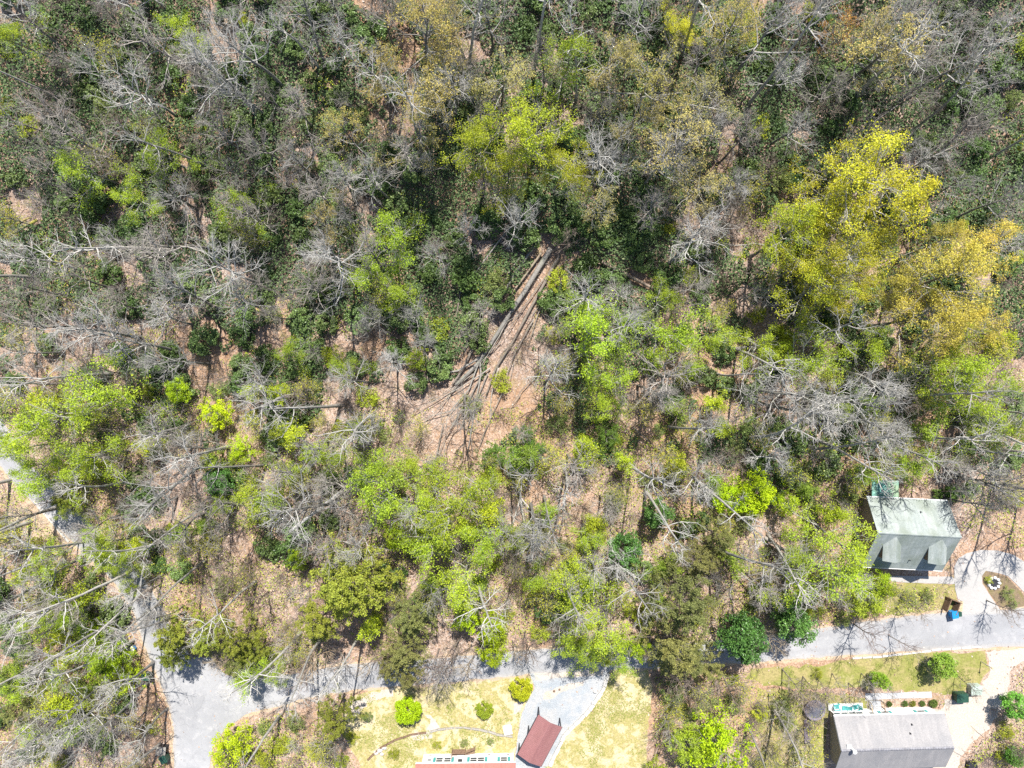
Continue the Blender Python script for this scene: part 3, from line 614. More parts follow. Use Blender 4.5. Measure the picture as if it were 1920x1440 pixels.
for a in [(230, 140, 70), (300, 60, 78), (125, 265, 62), (520, 175, 50), (330, 560, 70), (300, 430, 78), (435, 565, 60), (575, 545, 66), (700, 330, 60), (765, 600, 48), (700, 600, 45), (722, 690, 48), (465, 725, 58), (345, 860, 60), (520, 900, 55), (605, 1020, 66), (1800, 110, 75), (1775, 55, 60), (1220, 390, 52), (1270, 700, 78), (1225, 725, 55), (1600, 745, 82), (1685, 785, 70), (1420, 740, 50), (130, 620, 85), (225, 650, 75), (60, 595, 68), (90, 1150, 62), (30, 1220, 56), (50, 1420, 60), (870, 120, 55), (1400, 250, 62), (1830, 260, 70), (1750, 300, 55), (1890, 380, 60), (640, 60, 55), (70, 180, 60), (40, 480, 60), (880, 420, 45), (830, 480, 45), (1340, 90, 55), (1560, 160, 60), (1500, 220, 55), (1880, 150, 55), (1380, 330, 50), (1110, 200, 45), (300, 1000, 60), (150, 990, 50), (20, 980, 45), (230, 1120, 50), (60, 1090, 55), (480, 260, 60), (560, 300, 55), (400, 240, 60), (200, 470, 55), (130, 520, 60), (1450, 870, 55), (1340, 800, 50), (1870, 880, 55), (1860, 960, 50), (1800, 860, 45), (1140, 950, 40), (240, 1400, 50), (280, 1180, 45)]: plant('bare', *a)
for a in [(855, 1235, 46, (.24, .18, .15)), (830, 1265, 36, (.24, .18, .15)), (985, 1215, 36, (.22, .17, .16)), (700, 1235, 34, None), (430, 1080, 52, (.24, .18, .155)), (470, 1140, 45, (.22, .16, .14)), (590, 1240, 50, (.36, .27, .18)), (1220, 1230, 30, (.17, .12, .11)), (1650, 1205, 46, (.26, .21, .20)), (1700, 1215, 30, (.26, .21, .20)), (1730, 1140, 34, (.2, .16, .13)), (380, 1130, 44, None), (1500, 1290, 40, None), (1900, 1150, 34, (.2, .15, .12)), (1300, 1290, 40, (.22, .17, .13)), (1380, 1300, 45, (.24, .19, .15)), (770, 1285, 30, (.22, .18, .12))]: plant('bare_small', *a[:3], twig=a[3])

for a in [(428, 838), (355, 797), (388, 948), (315, 1012), (384, 1052), (348, 1148), (303, 1130), (160, 1090), (238, 1150), (125, 1035), (58, 978), (85, 1092), (172, 1132), (500, 872), (526, 1340), (563, 1186), (1520, 843), (1527, 822), (1782, 884), (1860, 905), (1300, 895), (1330, 1022), (1440, 1002), (1562, 692), (1582, 706), (1790, 785), (1862, 842), (1640, 830), (125, 190), (390, 312), (330, 470), (60, 520), (210, 700), (120, 720), (250, 900), (200, 1180), (100, 1230), (60, 1300), (140, 1290), (220, 1330), (300, 1395), (1380, 655), (1250, 800), (1400, 820), (1180, 870), (1210, 920), (1060, 880), (1020, 930), (700, 780), (640, 760), (560, 740), (1700, 250), (1600, 180), (1750, 170), (1680, 90), (1850, 300), (1280, 90), (1000, 140), (790, 270), (760, 190), (600, 130), (880, 160), (1080, 190), (1400, 200), (480, 1090), (1450, 1330), (1400, 1360), (1330, 1380), (20, 900), (110, 950), (190, 1010), (265, 1060), (285, 1100), (250, 1200), (40, 1150), (10, 1060), (600, 1200), (680, 1180), (1050, 1060), (1105, 1042), (960, 880), (1145, 1030), (900, 1080), (1660, 740), (1700, 820), (1500, 780), (1440, 760), (1760, 830), (1830, 770), (1340, 700), (1480, 640)]: plant('tall', *a, random.uniform(36, 50), ground=True)
for a in [(470, 1262, 34), (520, 1270, 30), (1100, 1232, 40), (1165, 1236, 34), (1060, 1215, 36), (175, 1000, 30), (60, 1185, 45), (120, 1160, 40), (172, 1235, 40), (110, 1262, 36), (30, 1290, 40), (60, 1370, 34), (1340, 620, 40), (1760, 690, 50), (1850, 760, 50), (1890, 720, 45), (1100, 1010, 36), (780, 960, 50), (900, 930, 45), (40, 880, 40), (230, 1095, 26), (205, 1062, 34)]: plant('lime_big', *a)
for a in [(560, 1262, 42), (625, 1258, 40), (690, 1262, 34), (850, 1268, 50), (815, 1250, 40), (885, 1262, 38), (990, 1240, 38), (960, 1225, 30), (1235, 1232, 34), (1450, 1200, 40), (100, 945, 34), (60, 915, 36), (265, 1115, 30), (140, 1010, 30), (420, 1245, 36)]: plant('bare_small', *a, twig=random.choice([(.30, .23, .19), (.36, .29, .21), (.34, .31, .28)]))
for a in [(760, 1262, 36, DO), (735, 1250, 32, DO), (1290, 1238, 44, DO), (1250, 1250, 34, DO), (470, 1225, 34, OL)]: plant('pine', *a[:3], color=a[3])
for a in [(1505, 1268), (1535, 1275), (1560, 1262), (1590, 1280), (1615, 1262), (1480, 1290), (1440, 1300), (1520, 1295), (1640, 1268), (1790, 1262), (1860, 1385), (1880, 1395), (1400, 1345), (1340, 1360)]: plant('bare_small', *a, random.uniform(20, 30), random.uniform(1, 1.3), ground=True)
for a in [(1795, 893), (1908, 930)]: plant('bare', *a, 58, ground=True)

# ------------------------------------------------------------------ the rest of the woods, cell by cell as the photograph shows them
DENS = {'d': dict(bare=.9, bare_small=1.4, rhododendron=3.6, twig=1.0, green_shrub=.6), 'g': dict(bare=1.0, bare_small=1.8, rhododendron=2.3, twig=1.5, green_shrub=.7, budding=.3),
        'p': dict(bare=.8, bare_small=2.0, rhododendron=.7, twig=2.6, green_shrub=.8, budding=.4), 'y': dict(rhododendron=1.8, bare_small=.9, green_shrub=.9, bare=.2),
        't': dict(sparse=.4, bare=.4, rhododendron=2.4, bare_small=1, budding=.5), 'l': dict(lime_small=1.3, budding=1.3, bare_small=.9, green_shrub=1.8, twig=1.4, bare=.2),
        'o': dict(twig=2.6, bare_small=1.2, bare=.25, green_shrub=.9, budding=.9), 'm': dict(lime_small=1.0, budding=1.5, bare_small=1.5, bare=.5, twig=2.4, green_shrub=1.8, rhododendron=.3),
        'r': dict(rhododendron=4.2, bare=.25, bare_small=.6, green_shrub=.5), 'b': dict(twig=2.6, bare_small=1.0, green_shrub=1.6, budding=1.3), 'q': dict(rhododendron=2.6, lime_small=1.6, bare=.5, bare_small=1.3, green_shrub=2.2, budding=.9, twig=1.0), 'x': {}}
GRID = ['gggddgttrdgtgtgg', 'pgddddtgtdtgdtgr', 'ggggpggyydggrygg', 'prggdgrgrrdoyyyy', 'ppggdgrrrrdoyyyy', 'gggrrgrrollrlryl', 'llqmqmoooomqqqld', 'xlgqlglmllmqqlxp', 'mxqmggmlmmqmlxxx', 'qqxbbmmlmlmmllxx', 'qqxbbxxbxlbbmxxx', 'qqbxbbxxxxbbbxxb']
KEEP = [(1232, 965, 34), (1172, 1030, 34), (1405, 930, 55), (922, 1200, 42), (1350, 1412, 50), (400, 775, 34), (1392, 1195, 44), (1490, 1172, 34), (640, 1120, 60), (1524, 1327, 30)]
RAD = dict(bare=(42, 66), bare_small=(26, 46), rhododendron=(22, 36), twig=(14, 28), green_shrub=(14, 28), sparse=(45, 65), lime_small=(24, 40), budding=(26, 44))
for kind in ('bare', 'sparse', 'bare_small', 'lime_small', 'budding', 'rhododendron', 'green_shrub', 'twig'):
    low = kind in ('rhododendron', 'green_shrub', 'twig')
    for j in range(-1, 12):
        for i in range(16):
            d = DENS[GRID[max(j, 0)][i]].get(kind, 0)
            n = int(d) + (random.random() < d - int(d))
            for _ in range(n):
                for attempt in range(6):
                    px, py = (i + random.random()) * 120, (j + random.random()) * 120
                    r = random.uniform(*RAD[kind]); g = G(px, py)
                    if built(g.x, g.y, .5 if low else 1.0) or (look(WMASK, g.x, g.y) and random.random() < .85): continue
                    if not low:
                        if any(in_poly(px, py, w) for w in WPIX) and random.random() < .9: continue
                        if any((px - a) ** 2 + (py - b) ** 2 < (c + .6 * r) ** 2 for a, b, c in KEEP): continue
                        zc = {'bare': 13, 'sparse': 14}.get(kind, 5.); q = P(px, py, zc + g.z)
                        if built(q.x, q.y, .6): continue
                        if any(k == kind and (a - q.x) ** 2 + (b - q.y) ** 2 < (.48 * rr + .34 * r / 14) ** 2 for a, b, rr, k in PLACED): continue
                    else:
                        if any(k in ('rhododendron', 'green_shrub', 'twig') and (a - g.x) ** 2 + (b - g.y) ** 2 < (.62 * rr + .5 * r / 14) ** 2 for a, b, rr, k in PLACED): continue
                    plant(kind, px, py, r, random.uniform(.85, 1.2), ground=low); break
# ------------------------------------------------------------------ fallen trunks
def log(name, pix, r0, r1, col, label, branches=(), lift=.0, group=None, cat=None):
    p0 = G(*pix[0]); o = empty(name, p0, label, {'fallen_tree': 'fallen tree', 'fallen_sapling': 'sapling', 'mossy_log': 'log'}[name], group)
    def line(pp, up):
        out = []
        for k in range(len(pp) - 1):
            a, b = G(*pp[k]), G(*pp[k + 1]); n = 6
            for q in range(n): out.append(a.lerp(b, q / n))
        out.append(G(*pp[-1])); m = len(out)
        return [((v.x - p0.x) + random.uniform(-.025, .025), (v.y - p0.y) + random.uniform(-.025, .025), terrain(v.x, v.y) - p0.z + up + lift * i / m + random.uniform(-.02, .02)) for i, v in enumerate(out)]
    r0 *= .95; r1 *= .95; L = line(pix, r0 * .8 + .5); mb = MB().tube(L, np.linspace(r0, r1, len(L)), 8); t = mb.build('trunk', M['bark'], o, True); t.color = col + (1,)
    for bp, a, b in branches:
        L = line(bp, r0 * .8 + .5); q = MB().tube(L, np.linspace(a, b, len(L)), 6).build('branch', M['bark'], o, True); q.color = tuple(c * 1.15 for c in col) + (1,)
    return o
BR, GRY, WRM = (.22, .185, .155), (.25, .235, .215), (.29, .23, .17)
log('fallen_tree', [(1032, 468), (985, 545), (940, 615), (898, 680), (855, 722)], .38, .2, GRY, 'thickest grey fallen trunk forking in the crossed windfall', [([(905, 668), (860, 695), (812, 705), (780, 722)], .16, .05), ([(900, 676), (902, 700), (890, 770), (877, 852)], .15, .05), ([(898, 680), (880, 730), (845, 770), (800, 782)], .13, .05)])
log('fallen_tree', [(1048, 480), (1005, 560), (962, 640), (930, 690), (912, 740)], .24, .1, BR, 'brown fallen trunk beside the forked grey one', [([(962, 640), (940, 665), (925, 720)], .1, .04)])
log('fallen_tree', [(1016, 442), (968, 510), (915, 602)], .24, .14, GRY, 'straight grey fallen trunk crossing the windfall')
log('fallen_tree', [(1015, 475), (968, 540), (924, 600)], .17, .1, WRM, 'slim tan fallen trunk within the windfall')
log('fallen_tree', [(992, 390), (935, 455), (885, 525)], .15, .07, GRY, 'slim pale trunk leaning over the evergreen thicket', [([(935, 455), (905, 470), (885, 488)], .06, .03)], .6)
log('fallen_tree', [(868, 525), (855, 600), (840, 656)], .12, .08, BR, 'thin dark fallen trunk along the evergreen shrubs')
log('fallen_tree', [(888, 650), (870, 690), (848, 722)], .22, .12, BR, 'short broken trunk under the forked grey one')
log('fallen_tree', [(1127, 492), (1180, 520), (1235, 548), (1292, 562)], .30, .15, (.24, .19, .15), 'stout brown fallen trunk lying beside evergreen shrubs', [([(1160, 510), (1190, 500), (1240, 490)], .08, .03)])
log('fallen_tree', [(1085, 538), (1130, 532), (1165, 528)], .22, .12, BR, 'short dark fallen trunk ending in white twigs')
log('fallen_tree', [(1370, 654), (1430, 650), (1520, 645)], .24, .12, (.22, .2, .185), 'grey trunk lying across lime-green saplings')
log('fallen_tree', [(1640, 692), (1622, 640), (1605, 590)], .22, .1, WRM, 'tan trunk leaning under the golden trees', lift=2.5)
log('fallen_tree', [(1683, 692), (1718, 645), (1756, 600)], .28, .16, (.42, .31, .18), 'thick sunlit tan trunk leaning under the golden trees', lift=2.5)
for k, a in enumerate([(1664, 690, 1662, 640), (1671, 690, 1673, 645), (1677, 690, 1680, 648)]): log('fallen_tree', [(a[0], a[1]), (a[2], a[3])], .09, .05, WRM, 'thin tan stem between two leaning golden-grove trunks', lift=2.0, group='thin stems under the golden trees')
log('mossy_log', [(-20, 468), (30, 440), (76, 415)], .3, .2, (.27, .25, .06), 'thick yellow-green mossy log with a dark side')
log('mossy_log', [(-20, 447), (25, 428), (62, 410)], .2, .14, (.33, .27, .10), 'thinner mossy log lying parallel to the thick one')
log('fallen_tree', [(822, 905), (806, 945), (790, 1000)], .26, .16, (.36, .33, .29), 'pale grey broken trunk in lime-green undergrowth')
log('fallen_tree', [(832, 795), (820, 850), (806, 890)], .12, .07, BR, 'thin dark fallen stem crossing the leaf-litter clearing')
log('fallen_tree', [(963, 862), (972, 905), (978, 950)], .26, .16, (.38, .36, .33), 'pale grey trunk ending in a bare fallen crown', [([(975, 930), (985, 990), (1010, 1040)], .12, .04), ([(976, 930), (960, 985), (962, 1040)], .12, .04), ([(975, 930), (1020, 985), (1055, 1030)], .1, .03)])
log('fallen_tree', [(1185, 800), (1230, 840), (1300, 870)], .1, .06, BR, 'thin dark stem on open pinkish litter')
log('fallen_tree', [(1105, 1040), (1118, 1075), (1132, 1115)], .2, .12, (.40, .38, .34), 'pale grey trunk leaning over lime shrubs', lift=2.0)
log('fallen_tree', [(1035, 1060), (1048, 1100), (1055, 1150)], .22, .12, (.38, .35, .32), 'grey leaning trunk above the gravel pad woods', lift=2.0)
log('fallen_tree', [(650, 915), (605, 950), (560, 985)], .30, .2, (.40, .40, .39), 'smooth pale trunk leaning into a bare white crown', lift=3.5)
log('fallen_tree', [(1300, 900), (1340, 920), (1358, 928)], .18, .1, (.26, .23, .2), 'grey stem reaching into a bright lime tree', lift=1.5)
log('fallen_tree', [(1335, 1025), (1390, 1075), (1440, 1125)], .17, .1, (.34, .32, .28), 'long pale slanting trunk near round evergreens', lift=2.5)
log('fallen_tree', [(1430, 1005), (1475, 1035), (1545, 1070)], .24, .14, (.36, .33, .30), 'thick pale trunk slanting toward the green-roofed house', lift=2.5)

_r = random.Random(8)
for k, (a, b) in enumerate([((1000, 405), (905, 520)), ((1052, 505), (985, 610)), ((1022, 520), (940, 640)), ((975, 560), (900, 690)), ((1000, 600), (945, 720)), ((940, 640), (845, 735)), ((920, 690), (800, 760)), ((905, 700), (835, 820)), ((915, 700), (868, 840)), ((935, 690), (918, 800)), ((890, 700), (770, 775)), ((870, 760), (815, 870)), ((985, 470), (930, 560)), ((1035, 540), (990, 650)), ((1018, 690), (955, 765)), ((900, 560), (862, 640)), ((860, 720), (790, 800)), ((950, 720), (900, 830))]):
    m = ((a[0] + b[0]) / 2 + _r.uniform(-8, 8), (a[1] + b[1]) / 2 + _r.uniform(-8, 8)); t = _r.uniform(.55, .8); f = (a[0] + (b[0] - a[0]) * t, a[1] + (b[1] - a[1]) * t); e = (f[0] + (b[0] - a[0]) * .3 + _r.uniform(-25, 25), f[1] + (b[1] - a[1]) * .3 + _r.uniform(-12, 25))
    log('fallen_sapling', [a, m, b], _r.uniform(.07, .13), .03, (.24, .215, .19) if k % 3 else (.33, .30, .27), ('straight' if k % 2 else 'bent') + (' brownish' if k % 3 else ' pale') + ' thin fallen stem in the fan of windfall ' + ('above the clearing' if a[1] < 600 else 'spilling into the clearing'), [([f, e], .05, .015)], .5, 'thin stems of the windfall fan')

# ------------------------------------------------------------------ small shape helpers for built things
def window(parent, x, z, w, h, y, out=-1, shutters=False, kind='window'):
    """on a wall facing local +y; frame proud of the wall, pane inside it, optional shutters"""
    f = MB(); t = .07
    f.box(x - w / 2 - t, x + w / 2 + t, y, y + .06, z + h, z + h + t).box(x - w / 2 - t, x + w / 2 + t, y, y + .09, z - t, z)
    f.box(x - w / 2 - t, x - w / 2, y, y + .06, z, z + h).box(x + w / 2, x + w / 2 + t, y, y + .06, z, z + h).box(x - w / 2, x + w / 2, y, y + .045, z + h / 2 - .025, z + h / 2 + .025)
    fo = f.build(kind, M['white_paint'], parent)
    MB().box(x - w / 2, x + w / 2, y + .004, y + .02, z, z + h).build('pane', M['glass'], fo)
    if shutters:
        for s in shutters:
            sx = x + s * (w / 2 + .27); b = MB().box(sx - .17, sx + .17, y, y + .05, z - .05, z + h + .05)
            for q in range(6): zz = z + .05 + q * (h - .1) / 6; b.box(sx - .13, sx + .13, y + .05, y + .065, zz, zz + (h - .1) / 9)
            b.build('shutter', M['teal_paint'], fo)
    return fo
def shingle_face(parent, name, m, a, b, c, d, course=.2, th=.012):
    """overlapping courses on the roof slope a-b (eave) to d-c (ridge), joined: too fine to pick apart"""
    a, b, c, d = map(Vector, (a, b, c, d)); n = (b - a).cross(d - a).normalized()
    if n.z < 0: n = -n
    k = int((d - a).length / course); V = []; F = []
    for i in range(k):
        t0, t1 = i / k, (i + 1.25) / k; t1 = min(t1, 1)
        l0, r0, l1, r1 = a.lerp(d, t0), b.lerp(c, t0), a.lerp(d, t1), b.lerp(c, t1)
        q = len(V); lo = n * (th * 2.2); hi = n * th * .6
        V += [l0 + lo, r0 + lo, r1 + hi, l1 + hi, l0 + n * .002, r0 + n * .002]; F += [(q, q + 1, q + 2, q + 3), (q + 4, q + 5, q + 1, q)]
    o = obj(name, mesh(name, V, F, m), parent); o['kind'] = 'stuff'; return o

# ---- house with the pale green roof (local x along the ridge, local +y towards the woods)
def green_house():
    L, R = P(1645.5, 999, 6.2), P(1803, 1007, 6.2); c = (L + R) / 2; ang = math.atan2(R.y - L.y, R.x - L.x); hl = (R - L).length / 2
    o = empty('house', (c.x, c.y, 0), 'house with pale green roof and two gabled dormers by the looping driveway', 'house', rz=ang)
    zb, zr, zf, yb, yf = 3.0, 6.2, 2.7, 4.0, -5.2
    w = MB(); x0, x1 = -hl + .5, hl - .5; y0, y1 = yf + 1.7, yb - .5
    w.poly([(x0, y1, 0), (x0, y0, 0), (x0, y0, 3.75), (x0, 0, 5.95), (x0, y1, 3.25)]); w.poly([(x1, y0, 0), (x1, y1, 0), (x1, y1, 3.25), (x1, 0, 5.95), (x1, y0, 3.75)])
    w.poly([(x0, y0, 0), (x1, y0, 0), (x1, y0, 3.75), (x0, y0, 3.75)]); w.poly([(x1, y1, 0), (x0, y1, 0), (x0, y1, 3.25), (x1, y1, 3.25)])
    w.build('wall', M['tan_wall'], o)
    th = .14
    r1 = MB().slab([(-hl, 0, zr), (-hl, yb, zb), (hl, yb, zb), (hl, 0, zr)], th).build('roof', M['green_roof'], o); r1['label'] = 'sunlit pale green rear roof slope'
    r2 = MB().slab([(hl, 0, zr), (hl, yf, zf), (-hl, yf, zf), (-hl, 0, zr)], th).build('roof', M['green_roof'], o); r2['label'] = 'shaded grey-green front roof slope'
    shingle_face(r1, 'shingle_courses', M['green_roof'], (-hl, yb, zb), (hl, yb, zb), (hl, .02, zr), (-hl, .02, zr), .24)
    shingle_face(r2, 'shingle_courses', M['green_roof'], (hl, yf, zf), (-hl, yf, zf), (-hl, -.02, zr), (hl, -.02, zr), .24)
    MB().slab([(-hl - .02, .16, zr - .02), (-hl - .02, 0, zr + .06), (hl + .02, 0, zr + .06), (hl + .02, .16, zr - .02)], .03).slab([(hl + .02, -.16, zr - .02), (hl + .02, 0, zr + .06), (-hl - .02, 0, zr + .06), (-hl - .02, -.16, zr - .02)], .03).build('ridge_cap', M['green_roof'], o)
    MB().box(-hl, hl, yf - .1, yf - .003, zf - .12, zf).build('gutter', M['white_paint'], o); MB().box(-hl, hl, yb + .003, yb + .1, zb - .12, zb).build('gutter', M['white_paint'], o)
    for dx in (-2.75, 3.05):       # gabled dormers
        dw, zt, ze, ys, yt = 1.15, 5.95, 5.1, -3.75, -.45
        d = MB().box(dx - dw + .12, dx + dw - .12, ys + .25, -1.2, 3.2, ze).poly([(dx - dw + .12, ys + .25, ze), (dx + dw - .12, ys + .25, ze), (dx, ys + .25, zt - .1)]).build('dormer', M['brown_wood'], o)
        MB().slab([(dx, ys, zt), (dx, yt, zt), (dx - dw, -1.62, ze), (dx - dw, ys, ze)], .08).slab([(dx + dw, ys, ze), (dx + dw, -1.62, ze), (dx, yt, zt), (dx, ys, zt)], .08).build('dormer_roof', M['green_roof'], d)
        MB().box(dx - .45, dx + .45, ys + .16, ys + .247, 3.65, 4.6).build('dormer_window', M['glass'], d)
    for k in range(5):
        x = -hl + .6 + k * (2 * hl - 1.2) / 4; MB().box(x - .08, x + .08, yf + .25, yf + .41, 0, 2.75).build('porch_post', M['white_paint'], o)
    MB().box(-hl + .4, hl - .4, yf + .1, y0 - .005, .02, .16).build('porch_floor', M['grey_wood'], o)
    dk = P(1659.5, 917, 2.4); dk = Matrix.Rotation(-ang, 4, 'Z') @ (dk - Vector((c.x, c.y, 0)))
    pr = MB().slab([(dk.x - 1.75, dk.y - 1.35, 2.62), (dk.x + 1.75, dk.y - 1.35, 2.62), (dk.x + 1.75, dk.y + 1.15, 2.3), (dk.x - 1.75, dk.y + 1.15, 2.3)], .08)
    q = pr.build('back_porch_roof', M['teal_roof'], o); q['label'] = 'small teal lean-to roof over the back porch'
    for k in range(9):
        x = dk.x - 1.7 + k * .425; MB().slab([(x, dk.y - 1.35, 2.66), (x + .05, dk.y - 1.35, 2.66), (x + .05, dk.y + 1.15, 2.34), (x, dk.y + 1.15, 2.34)], .06).build('roof_rib', M['teal_roof'], q)
    for sx in (-1.6, 1.6): MB().box(dk.x + sx - .06, dk.x + sx + .06, dk.y + .95, dk.y + 1.07, 0, 2.27).build('porch_post', M['brown_wood'], o)
    for x, y, zz in ((-2.9, 3.2, 3.64), (1.1, 2.6, 4.1), (.3, -3.8, 3.6)): MB().tube([(x, y, zz), (x, y, zz + .45)], [.06, .06], 8).build('vent_pipe', M['dark_metal'], o)
green_house()

# ---- house with the grey shingle roof, white front
def grey_house():
    L, R = P(1563.4, 1342.7, 2.5), P(1771, 1337, 2.5); ang = math.atan2(R.y - L.y, R.x - L.x); W_ = (R - L).length
    o = empty('house', (L.x, L.y, 0), 'house with grey shingle roof and white windowed front below the grass bank', 'house', rz=ang)
    D = 7.1; zr, ze = 4.5, 2.5; ym = -D / 2; ov = .5
    w = MB(); x0, x1, y1, y0 = ov, W_ - ov, -.3, -D + .3
    w.poly([(x1, y1, 0), (x0, y1, 0), (x0, y1, 2.6), (x1, y1, 2.6)]).poly([(x0, y0, 0), (x1, y0, 0), (x1, y0, 2.6), (x0, y0, 2.6)])
    w.build('front_wall', M['white_paint'], o)
    for x, s in ((x0, -1), (x1, 1)):
        g = MB().poly([(x, y1, 0), (x, y0, 0), (x, y0, 2.6), (x, ym, 4.35), (x, y1, 2.6)][::-s]).build('gable_wall', M['tan_wall'], o); g['label'] = 'tan gable end wall'
        for k in range(10): zz = .2 + k * .24; MB().box(x + s * .002 if s > 0 else x - .022, x + .022 if s > 0 else x - .002, y0 + .01, y1 - .01, zz, zz + .2).build('siding_board', M['tan_wall'], g)
    a = MB().slab([(0, 0, ze), (W_, 0, ze), (W_, ym, zr), (0, ym, zr)], .12).build('roof', M['grey_shingle'], o)
    b = MB().slab([(W_, -D, ze), (0, -D, ze), (0, ym, zr), (W_, ym, zr)], .12).build('roof', M['grey_shingle'], o)
    shingle_face(a, 'shingle_courses', M['grey_shingle'], (0, 0, ze), (W_, 0, ze), (W_, ym + .02, zr), (0, ym + .02, zr), .17, .014)
    shingle_face(b, 'shingle_courses', M['grey_shingle'], (W_, -D, ze), (0, -D, ze), (0, ym - .02, zr), (W_, ym - .02, zr), .17, .014)
    n = int(W_ / .33); dk = plain('ridge_shingle', (.19, .19, .21), .8, .35, 3)
    rc = MB()
    for k in range(n):
        x = k * W_ / n
        MB().slab([(x, ym + .2, zr - .065), (x + W_ / n - .03, ym + .2, zr - .075), (x + W_ / n - .03, ym, zr + .05), (x, ym, zr + .06)], .02).slab([(x, ym, zr + .06), (x + W_ / n - .03, ym, zr + .05), (x + W_ / n - .03, ym - .2, zr - .075), (x, ym - .2, zr - .065)], .02).build('ridge_shingle', dk, o)
    MB().box(-.02, W_ + .02, .003, .1, ze - .16, ze - .01).build('gutter', M['white_paint'], o)
    for x in (-.03, W_ + .002): MB().poly([(x, 0, ze - .02), (x, ym, zr - .02), (x, ym, zr - .2), (x, 0, ze - .2)]).poly([(x + .028, 0, ze - .2), (x + .028, ym, zr - .2), (x + .028, ym, zr - .02), (x + .028, 0, ze - .02)]).build('rake_board', M['white_paint'], o)
    pxm = lambda px: (px - 1563.4) / 14.3
    for px in (1577, 1591, 1606, 1620): window(o, pxm(px), 1.0, .78, 1.0, y1 + .004)
    window(o, pxm(1668), 1.0, .9, 1.0, y1 + .004, shutters=(-1, 1)); window(o, pxm(1736), 1.0, .9, 1.0, y1 + .004, shutters=(-1, 1))
    dx = pxm(1642); d = MB().box(dx - .5, dx + .5, y1 + .003, y1 + .06, .5, 2.3).build('door', M['white_paint'], o); MB().box(dx - .3, dx + .3, y1 + .061, y1 + .075, 1.3, 2.1).build('door_pane', M['glass'], d)
    MB().box(0.3, 4.9, y1 + .01, y1 + .8, .0, .3).build('porch_base', M['white_paint'], o)
    for x, y in ((9.8, -1.0), (9.3, -1.9)):
        zz = ze - y / -ym * (zr - ze) * -1; zz = ze + (-y / (D / 2)) * (zr - ze); MB().tube([(x, y, zz - .05), (x, y, zz + .35)], [.07, .07], 8).build('vent_pipe', M['dark_metal'], o)
    ch = MB().tube([(1.35, ym + .25, 4.2), (1.35, ym + .25, 5.2)], [.16, .16], 12).build('flue_pipe', M['white_paint'], o); MB().tube([(1.35, ym + .25, 5.2), (1.35, ym + .25, 5.35), (1.35, ym + .25, 5.45)], [.26, .26, .05], 12).build('flue_cap', M['white_paint'], ch)
    MB().box(.75, 1.3, ym + .3, ym + .75, 4.28, 4.45).build('flashing', M['white_paint'], o)
    # front steps
    st = empty('front_steps', P(1640, 1324, 0), 'pale concrete front steps with timber rails before the white front', 'steps', rz=ang)
    for k in range(5): MB().box(-.75, .75, .75 - k * .3 - .3, .75 - k * .3, 0, .12 + k * .11).build('step', M['slab'], st)
    for s in (-1, 1):
        r = MB().tube([(s * .85, .8, .85), (s * .85, -.8, 1.35)], [.05, .05], 5).build('rail', M['pale_wood'] if s < 0 else M['brown_wood'], st)
        for yy in (.75, 0, -.75): MB().box(s * .85 - .05, s * .85 + .05, yy - .05, yy + .05, 0, 1.1 - yy * .31).build('rail_post', M['brown_wood'], st)
grey_house()

